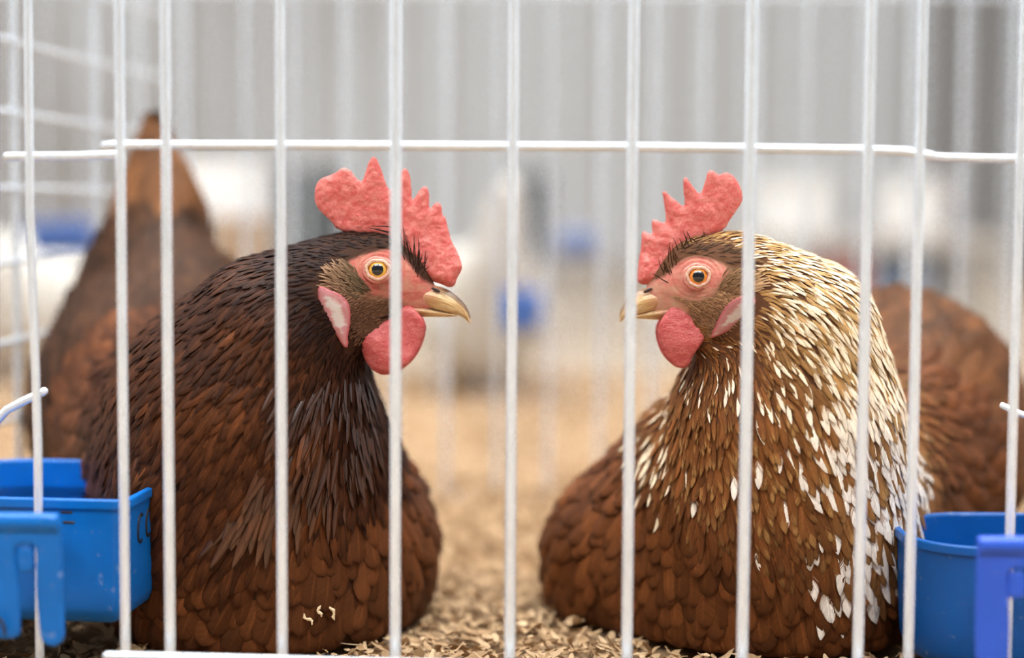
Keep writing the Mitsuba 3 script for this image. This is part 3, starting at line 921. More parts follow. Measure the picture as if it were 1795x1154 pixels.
h1.build_body(body_colour1)
scene["iris_yellow"] = principled(mikit.proc(iris(h1.org + (-FWD) * (h1.eye_z - 0.0040), (0.80, 0.46, 0.05), (0.60, 0.42, 0.20))), 0.05, specular=0.9, clearcoat=1.0, clearcoat_gloss=0.96)
COMB1 = px_poly([(232, 392), (205, 355), (165, 320), (135, 285), (127, 240), (132, 195), (155, 160), (200, 147), (235, 130), (250, 115), (275, 113), (300, 130), (325, 165), (346, 178), (354, 160), (365, 120), (380, 80), (398, 60), (415, 75), (432, 115), (450, 170), (464, 208), (484, 212), (500, 190), (514, 145), (528, 115), (545, 113), (560, 140), (567, 180), (568, 240), (572, 258), (582, 246), (600, 215), (620, 193), (638, 197), (648, 225), (647, 285), (654, 295), (668, 272), (690, 264), (705, 285), (709, 330), (722, 333), (732, 380), (747, 440), (775, 490), (795, 545), (796, 575), (772, 610), (766, 640), (742, 656), (700, 637), (650, 622), (605, 585), (545, 500), (470, 440), (400, 418), (300, 415)], 500, 250)
WATT1 = px_poly([(470, 800), (440, 800), (390, 828), (352, 870), (343, 910), (355, 960), (380, 1010), (420, 1040), (460, 1048), (520, 1025), (570, 985), (610, 925), (633, 850), (628, 800), (600, 765), (565, 730), (520, 745)], 500, 250)
LOBE1 = px_poly([(190, 650), (230, 668), (280, 690), (307, 720), (318, 770), (311, 830), (299, 880), (304, 900), (295, 927), (276, 917), (250, 870), (210, 800), (180, 740), (169, 690), (176, 655)], 500, 250)
head_parts(h1, COMB1, "coral red upright single comb with five points", WATT1, LOBE1,
           [(700, 502, 695, 534, 5.6), (735, 497, 718, 536, 6.6), (762, 500, 742, 538, 6.4), (785, 508, 765, 545, 5.6), (803, 521, 788, 550, 4.4), (817, 537, 806, 554, 2.9), (824, 553, 816, 560, 1.5), (825.5, 566, 822, 567, 0.35)],
           [(700, 530, 705, 556, 7.0), (730, 536, 735, 556, 6.0), (755, 541, 758, 556, 4.8), (780, 547, 782, 556, 3.4), (800, 551, 801, 555, 1.4)],
           (765, 509, 5.6), None, "horn_dark", False)
reach1 = lambda hen, P, lx, ly: np.interp(lx, [200, 420, 560, 660], [0.160, 0.150, 0.118, 0.100])
plume(h1, lambda ly: 1.0, reach1, colours1, PINK1, CHEEK1, TUFT1,
      lambda x, y: lerp([0.11, 0.055, 0.032], [0.22, 0.12, 0.07], soft(540, 515, y)), lambda x, y: lerp([0.22, 0.13, 0.075], [0.10, 0.07, 0.04], soft(600, 650, x)),
      [(722, 478, 708, 400, 4), (728, 482, 722, 415, 4), (732, 478, 734, 425, 3), (738, 480, 745, 445, 4), (715, 470, 700, 415, 4), (735, 482, 742, 460, 4), (690, 405, 655, 398, 5), (700, 430, 690, 400, 4)], np.array([0.035, 0.015, 0.010]))

# ---- the speckled hen on the right
k2 = thing("hen", "chestnut hen on the right, facing left, neck flecked with cream and white", "hen")
h2 = Hen(k2, -1,
         [[(1262, 500, .866, 68), (1315, 512, .868, 96), (1392, 596, .874, 146), (1376, 740, .888, 200), (1360, 890, .905, 232), (1345, 1010, .925, 252)],
          [(1370, 900, .95, 225), (1500, 800, 1.0, 190), (1600, 700, 1.05, 165), (1565, 635, 1.06, 125)],
          [(1240, 870, .95, 160), (1135, 985, .962, 185)],
          [(1500, 850, .99, 170), (1650, 820, 1.02, 140)], [(1600, 720, 1.06, 150), (1650, 690, 1.16, 90), (1670, 640, 1.22, 30)]],
         [[(1262, 480, .865, 70), (1225, 478, .865, 64), (1190, 500, .865, 50), (1150, 526, .865, 24)],
          [(1225, 505, .865, 58), (1240, 565, .865, 48)], [(1190, 510, .865, 38), (1180, 548, .865, 20)]],
         (1217.6, 486.7), 33)
h2.gloss = None
h2.flow_from, h2.down, h2.tail, h2.tail_reach = (1205, 450), 0.45, W(1700, 620, 1.26), 0.08
h2.cheek_flow, h2.tuft_flow = (1.0, 0.15), (1.0, -0.35)
h2.lobe_z, h2.eye_z, h2.iris_key = 0.0172, 0.0176, "iris_orange"
FACE2 = chaikin(np.array([(1312, 490), (1275, 473), (1240, 457), (1205, 452), (1178, 470), (1158, 492), (1100, 500), (1100, 560), (1150, 560), (1180, 600), (1235, 590), (1262, 575), (1280, 545), (1312, 515)]), 1)
PINK2 = chaikin(np.array([(1090, 490), (1155, 488), (1178, 466), (1205, 449), (1240, 454), (1268, 470), (1262, 496), (1246, 518), (1222, 530), (1200, 528), (1206, 545), (1190, 556), (1150, 562), (1090, 565)]), 1)
CHEEK2 = np.array([(1160, 514), (1195, 528), (1225, 528), (1255, 508), (1300, 502), (1290, 545), (1262, 580), (1232, 592), (1205, 575), (1200, 540)])
TUFT2 = np.array([(1256, 490), (1270, 480), (1310, 484), (1318, 505), (1290, 522), (1262, 520), (1245, 510)])


def body_colour2(hen, P):
    x, y = hen.lp(P)
    d = dist2d(x, y, FACE2)
    pink, deep, brown, dark = np.array([0.64, 0.24, 0.19]), np.array([0.52, 0.14, 0.11]), np.array([0.26, 0.14, 0.075]), np.array([0.11, 0.045, 0.02])
    nz = meshkit.fbm(P * 900, 3, 5)
    wr = meshkit.fbm(np.stack([x * 0.05, y * 0.35, 0 * x], -1), 3, 2)
    c = lerp(deep, pink, soft(0.3, 0.7, 0.5 * nz + 0.5 * wr))
    c = lerp(c, [0.55, 0.36, 0.24], soft(0.35, 0.75, meshkit.fbm(P * 260, 3, 9)) * 0.5 + 0.4 * soft(500, 530, y))
    c = lerp(c, brown, soft(8, -10, dist2d(x, y, CHEEK2)) * 0.8)
    c = lerp(c, brown, soft(6, -8, dist2d(x, y, TUFT2)))
    c = lerp(c, brown * 0.9, soft(-3, 5, dist2d(x, y, PINK2)))
    return lerp(c, dark, soft(-4, 6, d))


def colours2(hen, P, lx, ly, dist, q, region, intail):
    r = np.random.default_rng(6)
    n = len(P)
    gold, brown, dark, breast, rear, cream, white = (np.array(c) for c in ([0.42, 0.235, 0.08], [0.17, 0.060, 0.017], [0.034, 0.013, 0.006], [0.115, 0.037, 0.0108], [0.108, 0.042, 0.0145], [0.90, 0.75, 0.53], [0.90, 0.83, 0.74]))
    fore = soft(0.935, 0.90, (P - EYE) @ FWD)
    nape = soft(1265, 1440, lx - 0.10 * (ly - 480) - 0.20 * np.maximum(ly - 680, 0)) * fore
    top = soft(640, 470, ly - 0.45 * (lx - 1300)) * fore
    base = lerp(brown, gold, np.clip(0.85 * top + 0.25 * nape, 0, 1))
    base = lerp(base, [0.60, 0.40, 0.19], 0.35 * top * nape)
    base = lerp(base, breast, (region == 0) * soft(0.62, 0.92, q) * (1 - nape))
    brow = soft(34, 14, dist2d(lx, ly, PINK2)) * (lx < 1330) * (ly < 500)
    base = lerp(base, dark, brow * 0.92)
    base = np.where((region == 1)[:, None], breast, base)
    base = np.where((region == 2)[:, None], rear, base)
    base = base * r.lognormal(0, 0.22, (n, 1))
    p_white = np.clip(0.07 + 0.77 * nape + 0.4 * top * soft(1240, 1330, lx), 0, 0.86) * (region == 0) * (1 - brow)
    p_white = np.clip(p_white * np.interp(ly, [650, 820], [1.0, 0.72]) + 0.25 * (region == 0) * soft(1200, 1170, lx) * soft(660, 700, ly) * soft(900, 860, ly), 0, 0.95)
    p_white = p_white * soft(0.935, 0.90, (P - EYE) @ FWD)
    iswhite = r.random(n) < p_white
    tipc = np.where(iswhite[:, None], lerp(cream, white, np.clip(soft(560, 800, ly), 0, 1) * soft(1180, 1240, lx)) * r.uniform(0.8, 1.05, (n, 1)), lerp(base * 0.8, np.array([0.60, 0.35, 0.12]), 0.5 * (region == 0) * (1 - brow) * r.random(n) * soft(1.0, 0.7, q)))
    start = np.where(iswhite, np.where(region == 1, r.uniform(0.84, 0.9, n), r.uniform(0.46, 0.80, n)), np.where(region == 0, 0.84, 0.9))
    return base, tipc, start, np.where(region == 0, 0.4, 0.35) * r.uniform(0.3, 1.3, n), np.where(iswhite, 0.30, np.where(region == 0, 0.40, 0.45))


h2.build_body(body_colour2)
scene["iris_orange"] = principled(mikit.proc(iris(h2.org + (-FWD) * (h2.eye_z - 0.0040), (0.78, 0.27, 0.02), (0.72, 0.52, 0.36))), 0.05, specular=0.9, clearcoat=1.0, clearcoat_gloss=0.96)
COMB2 = px_poly([(570, 335), (582, 310), (600, 285), (630, 240), (652, 205), (648, 170), (630, 130), (610, 100), (580, 82), (555, 85), (540, 96), (525, 85), (505, 69), (486, 80), (475, 120), (461, 165), (451, 180), (430, 160), (405, 125), (390, 103), (375, 110), (375, 150), (384, 228), (376, 236), (340, 205), (310, 180), (292, 162), (283, 172), (290, 220), (301, 302), (287, 311), (255, 292), (236, 298), (237, 330), (241, 358), (226, 358), (205, 344), (192, 350), (190, 400), (183, 450), (172, 520), (168, 578), (200, 590), (245, 588), (285, 570), (320, 510), (370, 450), (440, 400), (510, 375)], 1050, 270)
WATT2 = px_poly([(330, 680), (292, 715), (264, 760), (255, 800), (265, 850), (285, 900), (320, 940), (355, 965), (376, 963), (402, 950), (412, 910), (442, 870), (476, 820), (488, 775), (440, 735), (380, 690)], 1050, 270)
LOBE2 = px_poly([(640, 638), (590, 648), (545, 680), (515, 740), (495, 800), (486, 825), (500, 832), (560, 802), (620, 767), (652, 735), (682, 690), (675, 650)], 1050, 270)
head_parts(h2, COMB2, "coral red single comb with a broad rear lobe", WATT2, LOBE2,
           [(1185, 508, 1195, 537, 5.6), (1160, 502, 1175, 541, 6.6), (1138, 504, 1155, 544, 6.4), (1118, 510, 1130, 550, 5.6), (1102, 521, 1112, 554, 4.4), (1092, 536, 1100, 557, 2.9), (1086, 551, 1092, 561, 1.5), (1086, 564, 1088, 565, 0.35)],
           [(1180, 532, 1180, 562, 7.0), (1160, 540, 1155, 561, 6.0), (1140, 545, 1135, 560, 4.8), (1122, 550, 1117, 559, 3.2), (1105, 555, 1102, 558, 1.2)],
           (1134, 510, 5.8), None, "horn_pale", True)
reach2 = lambda hen, P, lx, ly: np.interp(lx, [1100, 1200, 1330, 1450, 1620], [0.095, 0.105, 0.135, 0.158, 0.165])
plume(h2, lambda ly: np.interp(ly, [560, 800], [0.8, 1.3]), reach2, colours2, PINK2, CHEEK2, TUFT2,
      lambda x, y: lerp([0.20, 0.105, 0.055], [0.36, 0.21, 0.11], soft(560, 515, y)), lambda x, y: lerp([0.18, 0.10, 0.05], [0.40, 0.25, 0.13], soft(1255, 1310, x)),
      [(1166, 490, 1158, 455, 5), (1172, 488, 1160, 470, 5), (1178, 470, 1172, 432, 5), (1190, 455, 1180, 430, 4), (1200, 440, 1192, 412, 4), (1210, 432, 1200, 415, 3), (1220, 425, 1235, 410, 3), (1163, 500, 1152, 478, 4)], np.array([0.06, 0.028, 0.014]))
TABLES.update({k: mi.Float(np.concatenate(a).astype(np.float32)) for k, a in FEATHER.items()})

# ---------------------------------------------------------------- drinking and feed cups
def plan_rect(hx, hy, rf, rb, n=14):
    """Rounded rectangle, front corners rf and back corners rb (towards +y); counter-clockwise."""
    out = []
    for cx, cy, r, a0 in ((hx - rb, hy - rb, rb, 0), (-hx + rb, hy - rb, rb, 90), (-hx + rf, -hy + rf, rf, 180), (hx - rf, -hy + rf, rf, 270)):
        a = np.radians(a0 + np.linspace(0, 90, n))
        out.append(np.stack([cx + r * np.cos(a), cy + r * np.sin(a)], -1))
    return np.vstack(out)


def cup_mesh(center, z0, z1, hx, hy, rf, rb, wall=0.0024, taper=0.9, yaw=0.0):
    rings = []
    def ring(z, s, off):
        p = plan_rect(hx * s - off, hy * s - off, max(rf * s - off, 0.002), max(rb * s - off, 0.002))
        return np.column_stack([p @ np.array([[math.cos(yaw), math.sin(yaw)], [-math.sin(yaw), math.cos(yaw)]]) + center, np.full(len(p), z)])
    H = z1 - z0
    for z, s, off in ((0, taper, .010), (0.001, taper, .006), (.0035, taper, .002), (.009, taper + .004, 0)):
        rings.append(ring(z0 + z, s, off))
    for t in (0.3, 0.5, 0.7, 0.88):
        rings.append(ring(z0 + t * H, taper + (1 - taper) * t, 0))
    for z, off in ((-.0045, 0), (-.0042, -.0012), (-.0010, -.0012), (-.0003, -.0007), (0, 0.0004), (-.0001, .0014), (-.0008, .0022), (-.002, wall)):
        rings.append(ring(z1 + z, 1, off))
    for t in (0.8, 0.5, 0.2):
        rings.append(ring(z0 + t * H, taper + (1 - taper) * t, wall))
    rings += [ring(z0 + .006, taper, .004), ring(z0 + .0035, taper, .012)]
    return loft(rings), ring


def bracket(parent, cxpx, d, y0px, scale, mat):
    """The hanger clip: a plate with a slot and two prongs, outside the bars; the px are its own drawing grid."""
    s = d / F
    P = lambda pts: np.array([((x - 45) * s * scale, -(y - 903) * s * scale) for x, y in pts])
    outer = [(-26, 905), (-20, 901), (98, 901), (106, 907), (108, 960), (109, 1040), (112, 1115), (108, 1130), (96, 1139), (82, 1138), (70, 1128), (66, 1100), (62, 1045), (62, 1000), (64, 968), (56, 956), (34, 956), (26, 968), (29, 1000), (33, 1045), (34, 1112), (30, 1122), (18, 1126), (-16, 1124), (-24, 1116)]
    pl = chaikin(P(outer), 1)
    r = 0.0013
    half = lambda X, Y, dd: 0.0003 + 0.0013 * np.sqrt(np.clip(1 - (1 - np.clip(dd / r, 0, 1)) ** 2, 0, 1)) + 0.0022 * np.clip(1 - np.abs(Y + 0.0035) / 0.0042, 0, 1) ** 0.5 * np.clip(dd / r, 0, 1)
    m = slab(pl, half, None, 0.0005, 0.0042)
    o = W(cxpx, y0px, d)
    k = part(parent, "hanger_clip", place(m, o, np.array([1, 0, 0]), np.array([0, 0, 1]), np.array([0, -1, 0])), mat, True)
    tabp = chaikin(P([(27, 966), (32, 962), (54, 962), (59, 967), (59, 1002), (54, 1008), (32, 1008), (27, 1003)]), 1)
    m = slab(tabp, lambda X, Y, dd: 0.0002 + 0.0016 * np.sqrt(np.clip(1 - (1 - np.clip(dd / r, 0, 1)) ** 2, 0, 1)), None, 0.0005, 0.003)
    part(k, "spring_tab", place(m, o + np.array([0, 0.0012, 0]), np.array([1, 0, 0]), np.array([0, 0, 1]), np.array([0, -1, 0])), mat, True)
    for sx in (-1, 1):      # the two arms that join the clip to the cup between the bars
        b = trimesh.creation.box((0.005, 0.030, 0.005)); b.apply_translation(o + np.array([sx * 0.0075 + (-0.004 if o[0] < 0 else 0.004), 0.0185, -0.0125]))
        part(k, "arm", b, mat, False)
    return k, o


cup1 = thing("drinker_cup", "bright blue plastic drinking cup holding water in the lower left corner", "drinking cup")
c1c, YAW1 = np.array([-0.2262, 0.862]), -math.radians(6.2)
m, ring1 = cup_mesh(c1c, 0.0245, 0.0835, 0.060, 0.0585, 0.006, 0.040, taper=0.96, yaw=YAW1)
part(cup1, "cup", m, "blue_plastic", 40)
zw = 0.0695
wr = [ring1(z, s, o) for z, s, o in ((0.036, 0.96, 0.0060), (0.05, 0.975, 0.0028), (zw - 0.0003, 0.99, 0.0027), (zw, 0.99, 0.0031))]
part(cup1, "water", loft(wr), "water", 30, label="clear water")
bracket(cup1, 45, 0.768, 901, 1.0, "blue_plastic")
# pen marks on the cup: two letters on its right wall, two strokes by the clip, one stroke on the clip
def stroke(pts, r=0.0007):
    return tube(pts, r, 6)
def cc(y0, z0, hgt, wid):
    a = np.radians(np.linspace(60, 300, 12))
    return np.stack([np.full(12, 0.0), y0 + wid * np.cos(a), z0 + hgt * np.sin(a)], -1)
for y0 in (0.8205, 0.8325):
    p = cc(y0, 0.0665 if y0 < 0.825 else 0.0672, 0.0066, 0.0040)
    p[:, 0] = c1c[0] + (0.060 * (0.96 + 0.04 * (p[:, 2] - 0.0245) / 0.059) + 0.0001) / math.cos(YAW1) - math.tan(YAW1) * (p[:, 1] - c1c[1])
    part(cup1, "pen_mark", stroke(p), "marker_ink", True, label="black handwritten letter C")
for zz, x0, x1 in ((0.0772, 100, 117), (0.0725, 103, 121)):
    p = np.stack([[W(x, 900, 0.8)[0], 0.862 - 0.0585 * (0.96 + 0.04 * (zz - 0.0245) / 0.059) - 0.0001 + math.tan(YAW1) * (W(x, 900, 0.8)[0] - c1c[0]), zz] for x in (x0, 0.5 * (x0 + x1), x1)])
    part(cup1, "pen_mark", stroke(p, 0.0008), "marker_ink", True)
part(cup1, "pen_mark", stroke(np.stack([W(x, y, 0.7662) for x, y in ((-4, 1082), (3, 1090), (7, 1102), (9, 1112))]), 0.0008), "marker_ink", True)

cup2 = thing("feed_cup", "blue oval plastic cup with shade put into its colour, hung in the lower right corner", "feed cup")
c2c = np.array([0.2475, 0.845])
m, ring2 = cup_mesh(c2c, 0.004, 0.0640, 0.063, 0.0455, 0.036, 0.042, taper=0.95)
part(cup2, "cup", m, "shaded_blue_plastic", 40)
bracket(cup2, 1786, 0.757, 942, 1.05, "violet_plastic")

# ---------------------------------------------------------------- beyond the cage: more cages, white hens, tubs (all far out of focus)
back = thing("wire_cage", "blurred galvanised wire cage front in the row behind", "cage")
for k in range(-14, 15):
    part(back, "front_bar", tube(np.array([[0.047 * k + 0.013, 1.93, z] for z in (-0.02, 0.2, 0.5)]), 0.0018, 8), "zinc_wire")
for z in (0.44, 0.48):
    part(back, "front_cross_wire", tube(np.array([[x, 1.9325, z] for x in (-0.7, 0.0, 0.7)]), 0.0018, 8), "zinc_wire")
scene["white_plumage"] = principled(mikit.proc(lambda p, n, uv: mi.Color3f(0.74, 0.72, 0.66) * (0.85 + 0.2 * fbm(p.x * 120, p.y * 120, p.z * 120))), 0.8, specular=0.2)
scene["far_comb"] = principled((0.55, 0.08, 0.06), 0.6)
scene["far_beak"] = principled((0.6, 0.4, 0.15), 0.5)


def far_hen(label, pos, size, yaw):
    key = thing("white_hen", label, "hen")
    c, s_ = math.cos(yaw), math.sin(yaw)
    L = lambda x, y, z: np.array([pos[0] + size * (x * c - y * s_), pos[1] + size * (x * s_ + y * c), pos[2] + size * z])
    chains = [[(L(.05, 0, .080), .072 * size), (L(-.06, 0, .085), .075 * size), (L(-.15, 0, .15), .035 * size), (L(-.20, 0, .23), .012 * size)],
              [(L(.06, 0, .09), .062 * size), (L(.12, 0, .095), .036 * size), (L(.165, 0, .060), .025 * size), (L(.178, 0, .052), .020 * size)]]
    allc = [x for q_ in chains for x in q_]
    lo, hi = np.min([a - b for a, b in allc], 0) - .02, np.max([a + b for a, b in allc], 0) + .02
    h = 0.006
    G = np.stack(np.meshgrid(*[np.arange(a, b, h) for a, b in zip(lo, hi)], indexing="ij"), -1)
    f = np.maximum(smin(cones(G, chains[0]), cones(G, chains[1]), .03 * size), -(G[..., 2] - pos[2] - 0.001))
    part(key, "body", surface_nets(f, lo, h), "white_plumage", True)
    o = L(.180, 0, .074)
    ax = np.array([c, s_, 0.0])
    poly = chaikin(np.array([(-.03, 0), (-.034, .022), (-.022, .02), (-.016, .034), (-.006, .02), (.002, .032), (.010, .018), (.018, .024), (.024, .004), (.02, -.008)]) * size, 1)
    m = slab(poly, lambda X, Y, d: 0.0003 + 0.003 * size * (1 - np.exp(-d / 0.003)), None, 0.001, 0.004)
    part(key, "comb", place(m, o, ax, np.array([0, 0, 1.0]), np.cross(ax, [0, 0, 1.0])), "far_comb", True)
    part(key, "beak", tube(np.stack([L(.192, 0, .046), L(.203, 0, .036), L(.210, 0, .024)]), size * np.array([.009, .007, .002]), 8), "far_beak", True)
    for sg in (1, -1):
        w_ = trimesh.creation.icosphere(2, 1.0); w_.vertices = w_.vertices * np.array([.010, .004, .017]) * size
        w_.apply_transform(trimesh.transformations.rotation_matrix(yaw, [0, 0, 1])); w_.apply_translation(L(.188, sg * .010, .028))
        part(key, "wattle", w_, "far_comb", True)
    return key


def ground_at(px, d):
    p = W(px, 600, d); p[2] = 0.0
    return p


far_hen("blurred white hen pecking behind the wire between the two brown hens", ground_at(838, 2.14), 1.0, 1.75)
far_hen("blurred white hen behind the left edge, beside the dark hen's rump", ground_at(20, 2.22), 1.05, 1.45)


def tub(name, label, cat, pos, r0, r1, hgt, mat):
    a = np.linspace(0, 2 * np.pi, 41)[:-1]
    prof = [(r0 * .9, 0), (r0, .004), (r0 + (r1 - r0) * .9, hgt * .9), (r1 + .003, hgt * .92), (r1 + .004, hgt), (r1 - .002, hgt), (r0 + (r1 - r0) * .85, hgt * .85), (r0 - .004, .006)]
    m = loft([np.stack([pos[0] + q_ * np.cos(a), pos[1] + q_ * np.sin(a), np.full(40, pos[2] + z)], -1) for q_, z in prof])
    key = thing(name, label, cat)
    part(key, "shell", m, mat, 40)
    t_ = np.linspace(0, np.pi, 15)
    part(key, "handle", tube(np.stack([pos[0] + (r1 + .003) * np.cos(t_), np.full(15, pos[1] - 0.3 * r1) , pos[2] + hgt * .95 + 0.35 * r1 * np.sin(t_)], -1), 0.0018, 8), "zinc_wire", True)
    return key


scene["white_plastic"] = principled((0.80, 0.80, 0.79), 0.4)
scene["red_plastic"] = principled((0.45, 0.09, 0.06), 0.45)
scene["slate_plastic"] = principled((0.16, 0.21, 0.30), 0.45)
scene["dark_plastic"] = principled((0.07, 0.08, 0.085), 0.5)
scene["card_board"] = principled((0.36, 0.24, 0.14), 0.85)
scene["bench_wood"] = principled((0.42, 0.38, 0.33), 0.7)


def bx(size, at):
    m = trimesh.creation.box(size); m.apply_translation(at)
    return m


def crate(name, label, at, size, mat):
    """An open box with walls of their own and a rim."""
    key = thing(name, label, "box")
    x, y, z = at; a, b, c = size
    part(key, "base", bx((a, b, .006), (x, y, z + .003)), mat, False)
    for sx in (-1, 1):
        part(key, "side_panel", bx((.006, b, c - .006), (x + sx * (a / 2 - .003), y, z + .006 + (c - .006) / 2)), mat, False)
        part(key, "side_panel", bx((a - .012, .006, c - .006), (x, y + sx * (b / 2 - .003), z + .006 + (c - .006) / 2)), mat, False)
    return key


bench = thing("bench", "low grey bench far behind the speckled hen, holding white tubs", "bench")
bc = ground_at(1490, 3.0)
part(bench, "seat", bx((0.46, 0.22, 0.018), (bc[0], bc[1], 0.150)), "bench_wood", False)
for sx in (-1, 1):
    for sy in (-1, 1):
        part(bench, "leg", bx((0.025, 0.025, 0.181), (bc[0] + sx * .20, bc[1] + sy * .09, 0.0505)), "bench_wood", False)
tub("white_tub", "blurred white tub on the bench, nearer the speckled hen's comb", "tub", np.array([bc[0] - 0.10, bc[1], 0.159]), .062, .075, .10, "white_plastic")
tub("white_tub", "blurred white tub on the bench, above the slate box", "tub", np.array([bc[0] + 0.10, bc[1], 0.159]), .050, .062, .095, "white_plastic")
crate("red_box", "blurred red plastic box under the bench behind the speckled hen's nape", (bc[0] - 0.025, bc[1], -0.04), (0.075, 0.14, 0.175), "red_plastic")
crate("slate_box", "blurred slate blue plastic box under the bench beside the red box", (bc[0] + 0.075, bc[1], -0.04), (0.10, 0.14, 0.17), "slate_plastic")
crate("cardboard_box", "blurred tan cardboard box just right of the dark hen's tail", (*ground_at(405, 2.05)[:2], 0.0), (0.085, 0.10, 0.195), "card_board")
crate("white_box", "blurred white box standing behind the dark hen's raised tail", (*ground_at(392, 2.4)[:2], 0.0), (0.105, 0.10, 0.265), "white_plastic")
crate("grey_box", "blurred dark grey box left of the dark hen's comb", (*ground_at(548, 2.7)[:2], -0.04), (0.085, 0.10, 0.30), "dark_plastic")
p_ = ground_at(928, 3.1)
tub("dark_bucket", "blurred tall dark grey bucket between the two hens' heads", "bucket", np.array([p_[0], p_[1], -0.04]), .026, .030, .30, "dark_plastic")
scene["far_blue"] = principled((0.06, 0.15, 0.46), 0.5)
scene["far_pale_blue"] = principled((0.22, 0.30, 0.52), 0.4)
for label, px, py, d, hw, hh, mat in (("small blurred blue cup between the two beaks", 912, 545, 1.90, .024, .042, "far_blue"), ("small blurred blue cup behind the left cage wall", 112, 418, 1.90, .034, .034, "far_blue"), ("small blurred pale blue cup left of the speckled hen's comb", 1012, 430, 1.90, .022, .030, "far_pale_blue")):
    c_ = W(px, py, d)
    key = thing("blue_cup", label, "cup")
    m, rg = cup_mesh(np.array([c_[0], c_[1] - 0.004]), c_[2] - hh / 2, c_[2] + hh / 2, hw, 0.024, 0.008, 0.016)
    part(key, "cup", m, mat, 40)
    part(key, "hook", tube(np.array([[c_[0], c_[1] + .018, c_[2] + hh / 2 - .004], [c_[0], c_[1] + .028, c_[2] + hh / 2 + .006], [c_[0], c_[1] + .036, c_[2] + hh / 2 - .002]]), 0.0015, 8), mat, True)
scene["grey_cloth"] = principled((0.36, 0.35, 0.34), 0.9)
scene["brown_board"] = principled((0.30, 0.235, 0.19), 0.8)
c_ = W(1745, 150, 6.0)
xs_ = np.linspace(-0.24, 0.24, 49)
rows_ = [np.stack([c_[0] + xs_, c_[1] + 0.03 * np.sin(xs_ * 60) * (1 - 0.3 * t_), np.full(49, 1.75 * (1 - t_) - 0.03 * t_)], -1) for t_ in np.linspace(0, 1, 12)]
v_ = np.array(rows_).reshape(-1, 3)
i_, j_ = np.meshgrid(np.arange(11), np.arange(48), indexing="ij")
q_ = np.stack([i_ * 49 + j_, i_ * 49 + j_ + 1, (i_ + 1) * 49 + j_ + 1, (i_ + 1) * 49 + j_], -1).reshape(-1, 4)
cl = thing("hanging_cloth", "blurred dark grey cloth hanging at the right end of the far wall", "cloth")
part(cl, "cloth", (np.vstack([v_, v_ + [0, 0.004, 0]]), np.vstack([q_, q_[:, ::-1] + len(v_)])), two(scene["grey_cloth"]), True)
part(cl, "rail", tube(np.array([[c_[0] - .3, c_[1] + .002, 1.76], [c_[0] + .3, c_[1] + .002, 1.76]]), 0.012, 10), "zinc_wire", True)
for label, px, py, w_, h_ in (("blurred brown board high on the far wall, above the speckled hen", 1420, -40, 0.46, 0.55), ("blurred brown board high on the far wall, above the gap between the hens", 1010, -60, 0.36, 0.36)):
    c_ = W(px, py, 7.12)
    key = thing("wall_board", label, "board")
    part(key, "panel", bx((w_, 0.02, h_), c_), "brown_board", False)
    for sx in (-1, 1):
        part(key, "batten", bx((0.03, 0.035, h_ + .02), c_ + np.array([sx * (w_ / 2), 0, 0])), "brown_board", False)

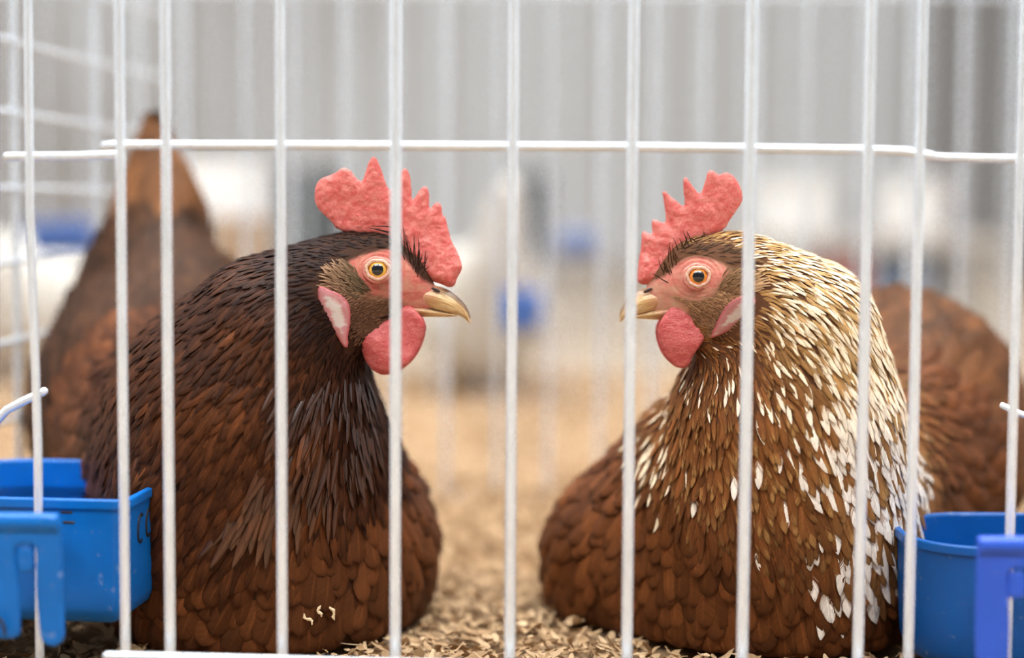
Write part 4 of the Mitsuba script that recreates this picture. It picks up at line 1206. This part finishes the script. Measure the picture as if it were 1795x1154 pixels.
# ---------------------------------------------------------------- loose wood shavings
def chips(pts, L, w, r, spread=0.5):
    n = len(pts)
    yaw, pit, rol = r.uniform(0, 2 * np.pi, n), r.normal(0, 0.25, n), r.normal(0, spread, n)
    t = np.linspace(-0.5, 0.5, 5)
    curl = r.uniform(-0.35, 0.6, n)
    x = t[None] * L[:, None]
    z = curl[:, None] * L[:, None] * (t[None] ** 2 * 2)
    wv = w[:, None] * np.array([0.55, 0.95, 1.0, 0.85, 0.35])[None] * r.uniform(0.8, 1.2, (n, 5))
    V = np.stack([np.stack([x, sgn * wv / 2, z], -1) for sgn in (-1, 1)], 2)      # n, 5, 2, 3
    c, s = np.cos(rol), np.sin(rol)
    V = np.stack([V[..., 0], V[..., 1] * c[:, None, None] - V[..., 2] * s[:, None, None], V[..., 1] * s[:, None, None] + V[..., 2] * c[:, None, None]], -1)
    c, s = np.cos(pit), np.sin(pit)
    V = np.stack([V[..., 0] * c[:, None, None] - V[..., 2] * s[:, None, None], V[..., 1], V[..., 0] * s[:, None, None] + V[..., 2] * c[:, None, None]], -1)
    c, s = np.cos(yaw), np.sin(yaw)
    V = np.stack([V[..., 0] * c[:, None, None] - V[..., 1] * s[:, None, None], V[..., 0] * s[:, None, None] + V[..., 1] * c[:, None, None], V[..., 2]], -1)
    V = (V + pts[:, None, None]).reshape(n, 10, 3)
    f = np.array([[2 * i, 2 * i + 2, 2 * i + 3] for i in range(4)] + [[2 * i, 2 * i + 3, 2 * i + 1] for i in range(4)])
    uv = np.broadcast_to(np.stack([np.tile([0.1, 0.9], 5), np.repeat(np.linspace(0, 1, 5), 2)], -1), (n, 10, 2)) + np.stack([np.arange(n), 0 * np.arange(n)], -1)[:, None]
    return joined(V, f, uv)


r = np.random.default_rng(3)
n = 26000
pts = np.stack([r.uniform(-0.36, 0.40, n), 0.72 + 0.68 * r.random(n) ** 1.2, r.uniform(-0.004, 0.004, n)], -1)
over = np.minimum(h1.sdf(pts + [0, 0, 0.006]), h2.sdf(pts + [0, 0, 0.006])) > 0.003
pts = pts[over]; n = len(pts)
mm, u2 = chips(pts, r.lognormal(math.log(0.0062), 0.45, n), r.lognormal(math.log(0.0028), 0.4, n), r)
solo("wood_shavings", mm, "wood_chip_bsdf", "loose curled wood shavings scattered over the cage floor", "wood shavings", True, kind="stuff", uv=u2)
for k_, (px, py, L, lab) in enumerate(((540, 1086, .0062, "lowest pale wood sliver stuck on the dark hen's breast"), (560, 1072, .0050, "short pale wood crumb between two slivers on the dark hen's breast"), (583, 1074, .0072, "upright pale wood sliver at right on the dark hen's breast"))):
    ray = (W(px, py, 1.0) - EYE)
    tt = np.linspace(0.80, 0.95, 400)
    hit = tt[np.argmax(h1.sdf(EYE + ray * tt[:, None]) < 0.0042)]
    c = EYE + ray * hit
    a = np.linspace(-0.5, 0.5, 6)
    ang = (2.3, 1.7, -1.15)[k_]
    d1 = RIGHT * math.cos(ang) + UPV * math.sin(ang)
    d2 = -RIGHT * math.sin(ang) + UPV * math.cos(ang)
    path = c + np.outer(a * L, d1) + np.outer(0.0009 * np.sin(a * 7 + k_), d2)
    m = tube(path, 0.0007 * np.array([0.5, 1.0, 1.3, 0.8, 1.2, 0.4]), 6)
    solo("wood_sliver", m, "sliver_bsdf", lab, "wood sliver", 40)
scene["sliver_bsdf"] = principled((0.80, 0.62, 0.38), 0.7)
